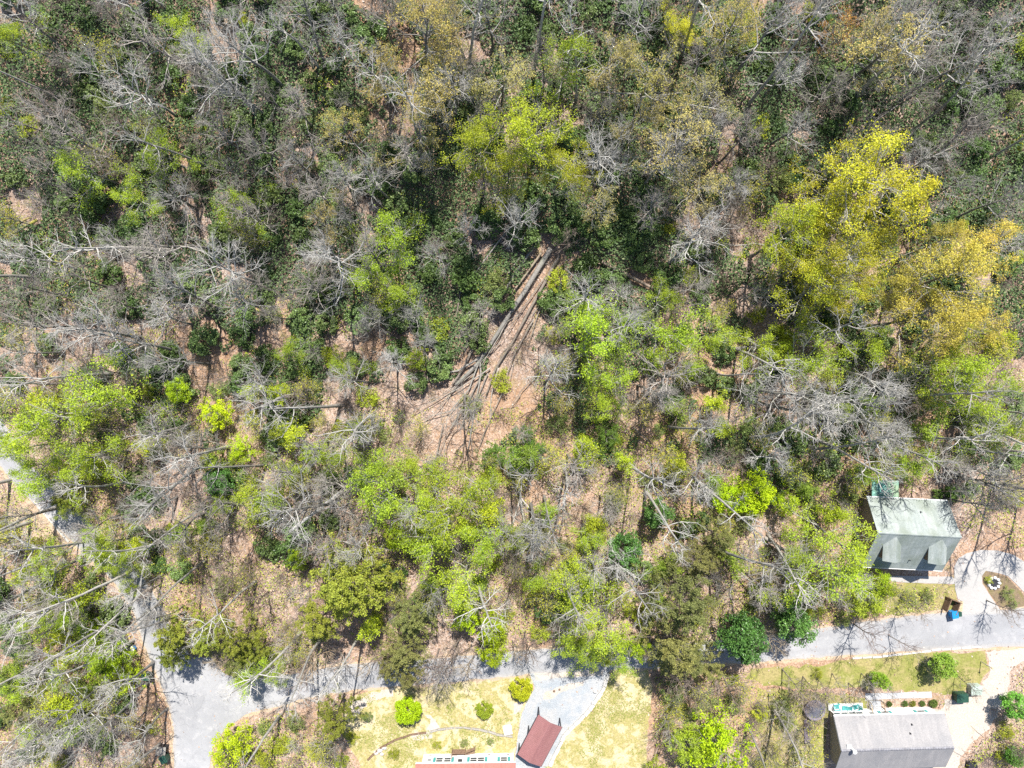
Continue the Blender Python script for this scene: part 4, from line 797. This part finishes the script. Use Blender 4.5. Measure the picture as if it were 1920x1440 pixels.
# ---- white cottage with teal shutters, red-brown roof
def cottage():
    e0, e1 = P(779, 1432, 2.7), P(967, 1430, 2.7); W_ = e1.x - e0.x; o = empty('house', (e0.x, e0.y, 0), 'white cottage with teal shutters and red-brown roof by the carport', 'house', rz=math.atan2(e1.y - e0.y, W_))
    D, ze, zr = 8, 2.7, 4.6; y1 = -.16
    MB().poly([(W_ - .25, y1, 0), (.75, y1, 0), (.75, y1, 2.75), (W_ - .25, y1, 2.75)]).poly([(.75, -D + .4, 0), (W_ - .25, -D + .4, 0), (W_ - .25, -D + .4, 2.75), (.75, -D + .4, 2.75)]).poly([(.75, y1, 0), (.75, -D + .4, 0), (.75, -D + .4, 2.75), (.75, -D / 2, 4.45), (.75, y1, 2.75)]).poly([(W_ - .25, -D + .4, 0), (W_ - .25, y1, 0), (W_ - .25, y1, 2.75), (W_ - .25, -D / 2, 4.45), (W_ - .25, -D + .4, 2.75)]).build('wall', M['white_paint'], o)
    a = MB().slab([(0, 0, ze), (W_, 0, ze), (W_, -D / 2, zr), (0, -D / 2, zr)], .12).build('roof', M['red_shingle'], o); b = MB().slab([(W_, -D, ze), (0, -D, ze), (0, -D / 2, zr), (W_, -D / 2, zr)], .12).build('roof', M['red_shingle'], o)
    shingle_face(a, 'shingle_courses', M['red_shingle'], (0, 0, ze), (W_, 0, ze), (W_, -D / 2, zr), (0, -D / 2, zr), .2)
    MB().box(0, W_, .003, .1, ze - .14, ze - .01).build('gutter', M['white_paint'], o)
    pm = lambda px: (px - 779) / 14.2
    window(o, pm(803), 1.35, .5, .6, y1 + .004)
    for px, s in ((822, (-1,)), (837, (1,)), (886, (-1,)), (900, (1,)), (943, (-1, 1))): window(o, pm(px), 1.05, .82, 1.05, y1 + .004, shutters=s)
    for px in (803, 842, 915, 951): MB().box(pm(px) - .18, pm(px) + .18, y1 + .003, y1 + .03, .3, .42).build('vent_grille', M['dark_metal'], o)
    d = MB().box(pm(861) - .48, pm(861) + .48, y1 + .003, y1 + .06, .5, 2.5).build('door', M['white_paint'], o); MB().box(pm(861) - .28, pm(861) + .28, y1 + .061, y1 + .07, 1.5, 2.3).build('door_pane', M['glass'], d)
    k = empty('porch_deck', (P(861, 1411).x, P(861, 1411).y, 0), 'small brown timber entry deck with railing at the white cottage', 'deck')
    for i in range(9): MB().box(-.9, .9, -.65 + i * .15, -.65 + i * .15 + .13, .44, .5).build('deck_board', M['brown_wood'], k)
    for x in (-.88, .88):
        for y in (-.6, .62): MB().box(x - .05, x + .05, y - .05, y + .05, 0, 1.4).build('post', M['brown_wood'], k)
    MB().box(-.93, .93, .56, .68, 1.4, 1.46).build('rail', M['brown_wood'], k); MB().box(-.93, -.82, -.6, .55, 1.4, 1.46).build('rail', M['brown_wood'], k)
    for i in range(9): MB().box(-.8 + i * .2, -.76 + i * .2, .6, .64, .5, 1.4).build('baluster', M['brown_wood'], k)
    for i in range(8): MB().slab([(.95 + i * .15, -.55, .48 - i * .055), (1.08 + i * .15, -.55, .46 - i * .055), (1.08 + i * .15, .55 + i * .03, .46 - i * .055), (.95 + i * .15, .55 + i * .03, .48 - i * .055)], .05).build('ramp_board', M['brown_wood'], k)
    MB().slab([(.95, .62, 1.4), (2.2, .9, 1.0), (2.2, .98, 1.0), (.95, .7, 1.4)], .06).build('rail', M['brown_wood'], k); MB().box(2.12, 2.2, .88, .96, 0, 1.0).build('post', M['brown_wood'], k)
cottage()

# ---- carport
def carport():
    z = 2.5; a, b, c, d = P(1009.7, 1340.5, z), P(1054, 1362.8, z), P(1014.7, 1438, z), P(970.3, 1413.8, z)
    cen = (a + b + c + d) / 4; ux = ((b - a) + (c - d)).normalized(); uy = ((a - d) + (b - c)).normalized(); hx = ((b - a).length + (c - d).length) / 4; hy = ((a - d).length + (b - c).length) / 4
    o = empty('carport', (cen.x, cen.y, 0), 'open carport with red-brown ribbed metal roof on the gravel pad', 'carport', rz=math.atan2(ux.y, ux.x))
    zr = z + .55
    for s in (-1, 1):
        p = [(s * hx, -hy, z), (s * hx, hy, z), (0, hy, zr), (0, -hy, zr)]; r = MB().slab(p if s > 0 else p[::-1], .04).build('roof_panel', M['red_metal'], o)
        n = 26
        for k in range(n + 1):
            y = -hy + k * 2 * hy / n; y = max(-hy + .03, min(hy - .03, y)); q = [(s * hx, y - .025, z + .035), (s * hx, y + .025, z + .035), (s * .05, y + .025, zr + .025), (s * .05, y - .025, zr + .025)]
            MB().slab(q if s > 0 else q[::-1], .04).build('roof_rib', M['red_metal'], r)
        MB().box(s * hx - .02 + s * .03, s * hx + .02 + s * .03, -hy, hy, z - .16, z - .005).build('edge_trim', M['dark_metal'], o)
        for y in (-hy + .25, 0, hy - .1): MB().box(s * (hx - .15) - .06, s * (hx - .15) + .06, y - .06, y + .06, 0, z - .02).build('post', M['dark_metal'], o)
    MB().slab([(.12, -hy, zr - .01), (.12, hy, zr - .01), (0, hy, zr + .05), (0, -hy, zr + .05)], .02).slab([(0, -hy, zr + .05), (0, hy, zr + .05), (-.12, hy, zr - .01), (-.12, -hy, zr - .01)], .02).build('ridge_cap', M['red_metal'], o)
    for y in (-hy + .25, 0, hy - .1): MB().tube([(-hx + .15, y, z - .1), (0, y, zr - .12), (hx - .15, y, z - .1)], [.05, .05, .05], 4).build('truss', M['dark_metal'], o)
carport()

# ------------------------------------------------------------------ yard things
def rock(seed, rx, ry, rz, m=None):
    bm = bmesh.new(); bmesh.ops.create_icosphere(bm, subdivisions=2, radius=1)
    for v in bm.verts:
        k = 1 + .25 * mnoise.noise(v.co * 1.6 + Vector((seed * 2.3, 1, 0))); v.co = Vector((v.co.x * rx * k, v.co.y * ry * k, max(v.co.z, -.55) * rz * k))
    me = bpy.data.meshes.new('rock'); bm.to_mesh(me); bm.free(); me.materials.append(m or M['stone']); return me
def edging(name, pix, label, m, wdt, hgt, seg, cat):
    pts = [P(*p) for p in pix]; o = empty(name, pts[0], label, cat); r = random.Random(len(pix) * 7); base = pts[0]
    tot = sum((pts[i + 1] - pts[i]).length for i in range(len(pts) - 1)); n = max(2, int(tot / seg))
    def at(d):
        for i in range(len(pts) - 1):
            L = (pts[i + 1] - pts[i]).length
            if d <= L or i == len(pts) - 2: return pts[i].lerp(pts[i + 1], min(1, d / L))
            d -= L
    for k in range(n):
        a, b = at(tot * k / n), at(tot * (k + .94) / n); t = (b - a).normalized(); nn = Vector((-t.y, t.x, 0)); w = wdt * r.uniform(.8, 1.2) / 2; h = hgt * r.uniform(.75, 1.2)
        a, b = a - base + nn * r.uniform(-.05, .05), b - base + nn * r.uniform(-.05, .05)
        MB().slab([(a - nn * w) + Vector((0, 0, h)), (b - nn * w) + Vector((0, 0, h)), (b + nn * w) + Vector((0, 0, h)), (a + nn * w) + Vector((0, 0, h))], h + .1).build('edging_block', m, o)
edging('stone_edging', [(1141, 1262), (1132, 1290), (1110, 1324), (1085, 1352), (1060, 1374), (1042, 1412), (1030, 1436)], 'line of pale stone blocks edging the gravel pad', M['stone'], .45, .3, .9, 'edging')
edging('timber_edging', [(806, 1371), (830, 1365), (870, 1363), (905, 1367), (935, 1377), (962, 1380)], 'curved pale timber edging across the cottage lawn', M['grey_wood'], .22, .25, 1.1, 'edging')
edging('timber_edging', [(690, 1424), (712, 1402), (738, 1388), (770, 1376), (800, 1372)], 'dark timber edging on the dry slope of the cottage lawn', M['brown_wood'], .18, .25, 1.0, 'edging')
edging('stone_edging', [(64, 938), (84, 962), (108, 990), (130, 1016)], 'pale kerb stones between the lane and bare bank', M['stone'], .25, .16, .8, 'edging')
edging('stone_edging', [(1598, 1234), (1650, 1231), (1700, 1225), (1760, 1218), (1840, 1213)], 'low pale kerb along the road above the grass bank', M['stone'], .22, .12, 1.3, 'edging')
ws = empty('well_cover', P(952, 1367), 'square white slab cover on the cottage lawn', 'cover', rz=.15); MB().box(-.5, .5, -.55, .55, -.02, .22).build('slab', M['white_paint'], ws); MB().box(-.56, .56, -.61, .61, .22, .29).build('lid', M['white_paint'], ws)
for k, (px, py, s) in enumerate([(712, 1407, .42), (705, 1412, .35), (720, 1402, .36), (716, 1414, .3)]):
    q = obj('rock', rock(k, s, s * .8, s * .7)); q.location = P(px, py, s * .3); tag(q, 'grey rock in a cluster at the end of the dark timber edging', 'rock', 'rocks at the timber edging')
for k, (px, py, s) in enumerate([(1039, 1296, .16), (1049, 1293, .14), (1022, 1304, .09), (1030, 1316, .1), (1041, 1330, .08)]):
    q = obj('rock', rock(k + 9, s, s, s * .8, M['brown_wood'] if k < 2 else M['stone'])); q.location = P(px, py, s * .35 + .02); tag(q, 'small dark stone lying on the gravel pad', 'rock', 'stones on the gravel pad')
for k, (px, py) in enumerate([(1116, 1296), (1112, 1318)]):
    q = obj('rock', rock(k + 20, .3, .26, .3)); q.location = P(px, py, .1); tag(q, 'pale boulder set against the gravel pad edging', 'rock', 'boulders at the gravel edging')
for k, (px, py) in enumerate([(1607, 973), (1607, 1004)]):
    o = empty('planter_pot', P(px, py), 'round white pot with pale stems left of the green-roofed house', 'planter', 'white pots beside the green-roofed house')
    MB().tube([(0, 0, -.05), (0, 0, .35), (0, 0, .55), (0, 0, .5)], [.3, .45, .42, .34], 14).build('pot', M['white_stone'], o); MB().tube([(0, 0, .4), (0, 0, .46)], [.34, .33], 12).build('soil', M['bed'], o)
fp = empty('fire_pit', P(1863, 1093), 'ring of white stones round a dark fire pit on the planting island', 'fire pit')
MB().tube([(0, 0, -.05), (0, 0, .06), (0, 0, .04)], [.62, .6, .05], 16).build('ash_bed', M['dark_metal'], fp)
for k in range(9):
    q = obj('stone', rock(40 + k, .23, .2, .22, M['white_stone']), fp); q.location = (.72 * math.cos(k * .698), .72 * math.sin(k * .698), .1); q.rotation_euler = (0, 0, k)
def wheelie(px, py, m, lid, label, s=1.0, rz=0.0, group=None):
    o = empty('wheeled_bin', P(px, py), label, 'bin', group, rz); o.scale = (s, s, s)
    MB().box(-.32, .32, -.38, .34, .06, 1.0, .05).build('body', m, o); l = MB().slab([(-.36, -.42, 1.02), (.36, -.42, 1.02), (.36, .4, 1.1), (-.36, .4, 1.1)], .06).build('lid', lid, o); MB().box(-.3, .3, .405, .47, 1.0, 1.05).build('handle', lid, l)
    for x in (-.3, .3): MB().tube([(x - .04, .3, .14), (x + .04, .3, .14)], [.14, .14], 12).build('wheel', M['dark_metal'], o)
wheelie(1781, 1148, M['blue_plastic'], M['blue_plastic'], 'bright blue recycling bin at the roadside by the driveway', 1.15, .2)
wheelie(1793, 1148.5, M['green_plastic'], M['green_plastic'], 'low dark green bin next to the blue recycling bin', .75, .1)
wheelie(282, 1263, M['green_plastic'], M['green_plastic'], 'dark green bin half under pine boughs beside the lane', 1.2, 1.5)
wheelie(314, 1416, M['green_plastic'], M['green_plastic'], 'dark green bin against a grey timber box by the lane', 1.2, .4)
wheelie(253, 1213, M['blue_plastic'], M['white_paint'], 'small blue and white bin in leaf litter by the lane', .75, .5)
bx = empty('timber_box', P(308, 1402), 'grey slatted timber bin store by the lane', 'bin store', rz=-.1)
for k in range(6): MB().box(-.66 + k * .22, -.66 + k * .22 + .2, -.6, .6, .95, 1.0).build('slat', M['grey_wood'], bx)
MB().box(-.66, .64, -.55, -.5, 0, .94).box(-.66, .64, .5, .55, 0, .94).box(-.66, -.61, -.49, .49, 0, .94).build('side_panel', M['dark_metal'], bx)
pb = empty('timber_rack', P(1795, 1136), 'pale slatted timber rack standing by the driveway mouth', 'rack', rz=-.03)
for k in range(7): MB().box(-.55, .45, .62 - k * .2, .75 - k * .2, .5 - k * .02, .56 - k * .02).build('slat', M['pale_wood'], pb)
for x in (-.5, .35): MB().box(x, x + .08, -.62, .75, .3, .36).build('beam', M['brown_wood'], pb)
for x in (-.5, .35):
    for y in (-.55, .65): MB().box(x, x + .08, y, y + .08, 0, .3).build('leg', M['brown_wood'], pb)
en = empty('timber_bin_enclosure', P(1778, 1133), 'dark open timber enclosure behind the blue bin', 'enclosure', rz=-.35)
for a in ((-.7, -.6, -.9, .9), (.6, .7, -.9, .9)):
    for k in range(6): MB().box(a[0], a[1], a[2], a[3], .1 + k * .2, .27 + k * .2).build('board', M['brown_wood'], en)
for k in range(6): MB().box(-.59, .59, .82, .9, .1 + k * .2, .27 + k * .2).build('board', M['brown_wood'], en)
for x in (-.78, .71): MB().box(x, x + .07, .8, .9, 0, 1.4).build('post', M['brown_wood'], en)
for (px, py, m, w, d, h, lab) in [(1796, 1303, 'green_plastic', .75, .55, 1.0, 'dark green utility cabinet at the end of the paved walk'), (1823, 1289, 'pale_green_metal', .7, .6, .9, 'pale green utility cabinet beside the dirt driveway'), (1818, 1432, 'dark_metal', .55, .5, .7, 'black box on the verge right of the grey-shingled house')]:
    o = empty('utility_cabinet', P(px, py), lab, 'cabinet', rz=.05); MB().box(-w, w, -d, d, 0, h).build('body', M[m], o); MB().slab([(-w - .04, -d - .04, h + .04), (w + .04, -d - .04, h + .04), (w + .04, d + .04, h + .1), (-w - .04, d + .04, h + .1)], .06).build('lid', M[m], o); MB().box(-w * .8, -.03, d + .003, d + .02, .1, h * .9).box(.03, w * .8, d + .003, d + .02, .1, h * .9).build('door', M[m], o)
pl_ = empty('marker_post', P(1839, 1240), 'slim pale marker post with yellow cap beside the dirt driveway', 'post'); MB().tube([(0, 0, -.1), (0, 0, 2.2)], [.05, .05], 8).build('pole', M['grey_wood'], pl_); MB().tube([(0, 0, 2.2), (0, 0, 2.32), (0, 0, 2.4)], [.13, .13, .04], 10).build('cap', M['pale_wood'], pl_)
tr = empty('trampoline', P(1524, 1327), 'round dark grey trampoline beside the grey-shingled house', 'trampoline')
ring = [(1.3 * math.cos(a * math.pi / 12), 1.3 * math.sin(a * math.pi / 12)) for a in range(24)]
MB().poly([(x * .86, y * .86, .72) for x, y in ring]).build('jumping_mat', M['trampoline_mat'], tr)
pad = MB()
for k in range(24):
    a, b = ring[k], ring[(k + 1) % 24]; pad.slab([(a[0] * .84, a[1] * .84, .76), (a[0] * 1.06, a[1] * 1.06, .76), (b[0] * 1.06, b[1] * 1.06, .76), (b[0] * .84, b[1] * .84, .76)], .05)
pad.build('edge_pad', M['trampoline_pad'], tr)
for k in range(6): x, y = ring[k * 4]; MB().tube([(x, y, -.02), (x, y, .7)], [.03, .03], 6).build('leg', M['dark_metal'], tr)
for k in range(6): x, y = ring[k * 4 + 2]; MB().tube([(x * 1.08, y * 1.08, 0), (x * 1.08, y * 1.08, 1.9)], [.025, .025], 6).build('net_pole', M['dark_metal'], tr)
net = MB()
for z in (1.0, 1.3, 1.6, 1.88):
    for k in range(24): a, b = ring[k], ring[(k + 1) % 24]; net.tube([(a[0] * 1.07, a[1] * 1.07, z), (b[0] * 1.07, b[1] * 1.07, z)], [.012, .012], 3, False)
for k in range(24): a = ring[k]; net.tube([(a[0] * 1.07, a[1] * 1.07, .78), (a[0] * 1.07, a[1] * 1.07, 1.9)], [.01, .01], 3, False)
net.build('safety_net', M['trampoline_mat'], tr, kind='stuff')
bp = empty('plank_platform', P(1513, 1370), 'long purplish grey plank platform left of the grey-shingled house', 'platform', rz=.02)
for k in range(4): MB().box(-.44 + k * .22, -.44 + k * .22 + .2, -1.6, 1.6, .2, .26).build('plank', M['purple_wood'], bp)
for y in (-1.4, 0, 1.4): MB().box(-.44, .42, y - .06, y + .06, -.02, .195).build('bearer', M['brown_wood'], bp)
def chair(px, py, rz, label, group):
    o = empty('garden_chair', P(px, py), label, 'chair', group, rz)
    for k in range(5): MB().box(-.3, .3, -.3 + k * .13, -.3 + k * .13 + .11, .36 - k * .02, .385 - k * .02).build('seat_slat', M['teal_paint'], o)
    for k in range(5): x = -.3 + k * .125; MB().slab([(x, .36, .28), (x + .105, .36, .28), (x + .105, .66, 1.02 - abs(k - 2) * .05), (x, .66, 1.02 - abs(k - 2) * .05)], .04).build('back_slat', M['teal_paint'], o)
    for s in (-1, 1):
        MB().box(s * .38 - .07, s * .38 + .07, -.4, .45, .58, .61).build('armrest', M['teal_paint'], o)
        for y in (-.33, .36): MB().box(s * .36 - .04, s * .36 + .04, y - .04, y + .04, 0, .575).build('leg', M['teal_paint'], o)
chair(1567, 1323, 1.75, 'teal garden chair at the blank end of the white porch front', None); chair(1602, 1324, -1.4, 'teal garden chair nearer the front steps', None)
bt = empty('garden_table', P(1586, 1327), 'low slatted teal table between two teal garden chairs', 'table', rz=-.15)
for k in range(5): MB().box(-.7, .7, -.4 + k * .16, -.4 + k * .16 + .14, .42, .45).build('slat', M['teal_paint'], bt)
for x in (-.62, .56):
    for y in (-.36, .32): MB().box(x, x + .06, y, y + .06, 0, .42).build('leg', M['teal_paint'], bt)

# ------------------------------------------------------------------ garden plants
plant('clipped', 763, 1333, 29, 1.15, label='largest rounded lime garden shrub on the cottage lawn')
plant('clipped', 978, 1293, 23, 1.1, color=(.42, .48, .02), label='rounded yellow-lime shrub at the edge of the gravel pad')
plant('clipped', 909, 1333, 17, 1.0, color=(.26, .35, .03), label='small rounded mid-green shrub on the cottage lawn')
for px, lb in ((1668, 'small clipped shrub closest to the front steps'), (1697, 'second clipped shrub from the front steps along the white front'), (1712, 'yellowish clipped shrub midway along the white house front'), (1730, 'clipped shrub between the yellowish one and the corner shrub'), (1750, 'largest clipped shrub at the corner of the white house front')): plant('clipped', px, 1320, 6 if px != 1750 else 8.5, 1.0, color=(.12, .19, .04) if px != 1712 else (.26, .27, .04), label=lb)
plant('evergreen', 1908, 1325, 28, .9, color=(.13, .34, .04), label='bright green conifer beside the dirt driveway'); plant('evergreen', 1905, 1420, 20, .8, color=(.13, .3, .04), label='small bright green conifer on the verge below the driveway')
plant('evergreen', 1770, 1252, 27, .8, color=(.16, .27, .03), label='mid-green evergreen on the grass bank'); plant('evergreen', 1655, 1278, 16, 1.4, color=(.24, .42, .03), label='narrow bright green conifer leaning over the paved walk')
for a in [(1530, 1260, 12), (1290, 1330, 20), (1325, 1310, 22), (1260, 1320, 18), (1250, 1350, 16), (1420, 1330, 20), (1470, 1350, 18), (1700, 1118, 16), (1735, 1112, 14), (1650, 1108, 16), (1850, 1085, 9), (1885, 1110, 14), (1895, 1130, 12), (660, 1380, 14), (690, 1340, 12), (740, 1410, 12), (820, 1395, 10), (870, 1390, 9), (920, 1388, 9), (560, 1350, 22), (540, 1390, 20), (600, 1400, 24), (640, 1420, 18), (500, 1360, 18)]: plant('green_shrub', *a, ground=True)
for a in [(1780, 920, 22), (1815, 915, 20), (1755, 925, 14)]: plant('rhododendron', *a, ground=True, color=(.13, .22, .04))
for a in [(1300, 1370, 24), (1330, 1340, 20), (1250, 1400, 22), (1400, 1390, 24), (1450, 1400, 20), (1480, 1300, 20), (560, 1420, 22), (620, 1390, 20), (480, 1410, 18), (300, 1320, 18), (280, 1360, 18), (290, 1300, 16), (1860, 1330, 14), (1880, 1390, 16), (780, 1290, 14)]: plant('twig', *a, ground=True)

# ------------------------------------------------------------------ what nobody could count: litter, sprouts, sticks, grass
def ramp_leaf_mat(name, stops, trans=.0):
    m, nt, b = mat(name); ge = nd(nt, 'ShaderNodeNewGeometry'); c = ramp(nt, ge.outputs['Random Per Island'], stops); nt.links.new(c, b.inputs['Base Color']); b.inputs['Roughness'].default_value = .85; return m
M['dry_leaf'] = ramp_leaf_mat('dry_leaf', [(0, (.29, .19, .145)), (.25, (.46, .34, .28)), (.5, (.38, .245, .15)), (.7, (.55, .45, .385)), (.85, (.22, .145, .11)), (1, (.60, .53, .47))])
M['sprout'] = ramp_leaf_mat('sprout_leaf', [(0, (.20, .30, .035)), (.3, (.40, .47, .04)), (.55, (.17, .26, .045)), (.75, (.46, .45, .06)), (1, (.30, .27, .08))])
M['stick'] = ramp_leaf_mat('dead_stick', [(0, (.17, .13, .105)), (.5, (.32, .275, .24)), (1, (.42, .38, .34))])
M['grass_tuft'] = ramp_leaf_mat('grass_tuft', [(0, (.15, .20, .035)), (.35, (.24, .26, .06)), (.6, (.20, .25, .04)), (.8, (.38, .33, .16)), (1, (.12, .18, .03))])
M['thicket_leaf'] = ramp_leaf_mat('thicket_leaf', [(0, (.045, .085, .03)), (.35, (.085, .135, .055)), (.6, (.12, .17, .075)), (.8, (.06, .115, .03)), (1, (.20, .235, .12))])
M['brush'] = ramp_leaf_mat('brush_twig', [(0, (.17, .125, .10)), (.3, (.30, .25, .22)), (.6, (.40, .36, .325)), (.8, (.24, .165, .135)), (1, (.48, .44, .40))])
def scatter(n, rng, x=(-76, 76), y=(-56, 66)): return rng.uniform(*x, n), rng.uniform(*y, n)
def vnoise(x, y, sc, seed):
    """smooth value noise, vectorised"""
    r = np.random.default_rng(seed).uniform(-1, 1, (128, 128)); u, v = x * sc + 500, y * sc + 500; i, j = u.astype(int), v.astype(int); a, b = u - i, v - j; a, b = a * a * (3 - 2 * a), b * b * (3 - 2 * b)
    q = lambda p, o: r[p % 128, o % 128]
    return (q(i, j) * (1 - a) + q(i + 1, j) * a) * (1 - b) + (q(i, j + 1) * (1 - a) + q(i + 1, j + 1) * a) * b
rg = np.random.default_rng(77)
def stuff(name, x, y, z, size, up, asp, m, label, cat):
    V, F = leaf_quads(np.stack([x, y, vterrain(x, y) + z], 1), size, rg, up, asp); tag(obj(name, np_mesh(name, V, F, M[m])), label, cat, kind='stuff')
x, y = scatter(80000, rg); k = ~look(MASK, x + rg.normal(0, .5, len(x)), y + rg.normal(0, .5, len(x))) | (rg.uniform(0, 1, len(x)) < .035); x, y = x[k], y[k]
stuff('leaf_litter', x, y, .075, .24, 1.6, .7, 'dry_leaf', 'scattered tan and brown fallen leaves on the woodland floor', 'leaf litter')
# evergreen thicket on the shaded slope: hummocks of glossy leaves
def thicket(n, fx, size, hmax, cut, seed, ylim):
    x, y = scatter(n, rg, y=ylim); h = vnoise(x, y, .22, seed) + .6 * vnoise(x, y, .55, seed + 1) + .25 * vnoise(x, y, 1.4, seed + 2) + fx(x, y) - cut
    h = np.where(look(WMASK, x, y), h - .7, h); k = (h > 0) & ~look(MASK1, x, y) & (y > ylim[0]) & (y < ylim[1]); x, y, h = x[k], y[k], h[k]
    return x, y, np.sqrt(np.minimum(h, 1)) * hmax * rg.uniform(.35, 1, len(x)) ** .6
up_ = lambda x, y: .95 * vsst(-6, 16, y) - .55 * vsst(-75, -25, -np.abs(x)) * 0 - .55 * np.exp(-((x + 62) / 16) ** 2) * (y < 25) - .5 * np.exp(-((x - 29) / 7) ** 2) * (y > 0) * (y < 26)
x, y, z = thicket(480000, up_, .3, 1.9, .34, 5, (-12, 66)); stuff('evergreen_thicket', x, y, z, .33, .5, .62, 'thicket_leaf', 'continuous low thicket of dark glossy evergreen leaves under the bare trees', 'thicket')
x, y, z = thicket(300000, lambda x, y: .75 * vsst(-8, 12, -y) + .25 * np.exp(-((x + 62) / 14) ** 2), .2, 1.5, .42, 21, (-56, 40)); stuff('ground_cover', x, y, z, .20, .6, .6, 'sprout', 'low yellow-green sprouts covering parts of the woodland floor', 'ground cover')
def sticks(name, n, tall, r0, r1, L0, L1, m, label, cat, fil):
    x, y = scatter(n, rg); k = ~look(MASK1, x, y) & fil(x, y); x, y = x[k], y[k]; n = len(x); a = rg.uniform(0, 6.28, n); L = rg.uniform(L0, L1, n); e = np.abs(rg.normal(0, tall, n))
    d = np.stack([np.cos(a) * np.cos(e), np.sin(a) * np.cos(e), np.sin(e)], 1) * L[:, None]; p = np.stack([x, y, vterrain(x, y) + .05], 1); r = rg.uniform(r0, r1, n)
    u = np.cross(d, np.array([.3, .2, 1.0])); u /= np.linalg.norm(u, axis=1)[:, None]; w = np.cross(d, u); w /= np.linalg.norm(w, axis=1)[:, None]
    side = u * rg.normal(0, .16, n)[:, None] * L[:, None]; rings = []
    for t, f in ((0, 1), (.5, .75), (1, .35)):
        c = p + d * t + side * (1 - (2 * t - 1) ** 2) * .6
        for th in (0, 2.094, 4.189): rings.append(c + (u * math.cos(th) + w * math.sin(th)) * (r * f)[:, None])
    V = np.stack(rings, 1).reshape(-1, 3); q = np.array([(b + i, b + (i + 1) % 3, b + 3 + (i + 1) % 3, b + 3 + i) for b in (0, 3) for i in range(3)])
    F = (np.arange(n)[:, None, None] * 9 + q[None]).reshape(-1, 4); tag(obj(name, np_mesh(name, V, F, M[m])), label, cat, kind='stuff')
sticks('fallen_sticks', 12000, .06, .012, .04, .4, 3.0, 'stick', 'dead sticks strewn over the woodland floor', 'sticks', lambda x, y: y > -80)
sticks('brushwood', 60000, .75, .010, .026, .7, 2.6, 'brush', 'tangled grey and brown leafless brush filling the woodland floor', 'brush', lambda x, y: vnoise(x, y, .16, 40) + .5 * vnoise(x, y, .5, 41) > -.4)
lp = np.zeros(GX.shape, bool)
for o in C.objects:
    if o.name.split('.')[0] in ('lawn', 'grass_bank'): lp |= poly_mask([tuple(v.co[:2]) for v in o.data.vertices])
x, y = scatter(200000, rg, (-26, 68), (-53, -35)); k = look(lp, x, y) & (vnoise(x, y, .35, 60) + .6 * vnoise(x, y, 1.1, 61) + .5 * vnoise(x, y, 2.6, 62) > .42); x, y = x[k], y[k]
stuff('lawn_grass', x, y, .05, .16, .3, .5, 'grass_tuft', 'short thin spring grass on lawns and bank', 'grass')
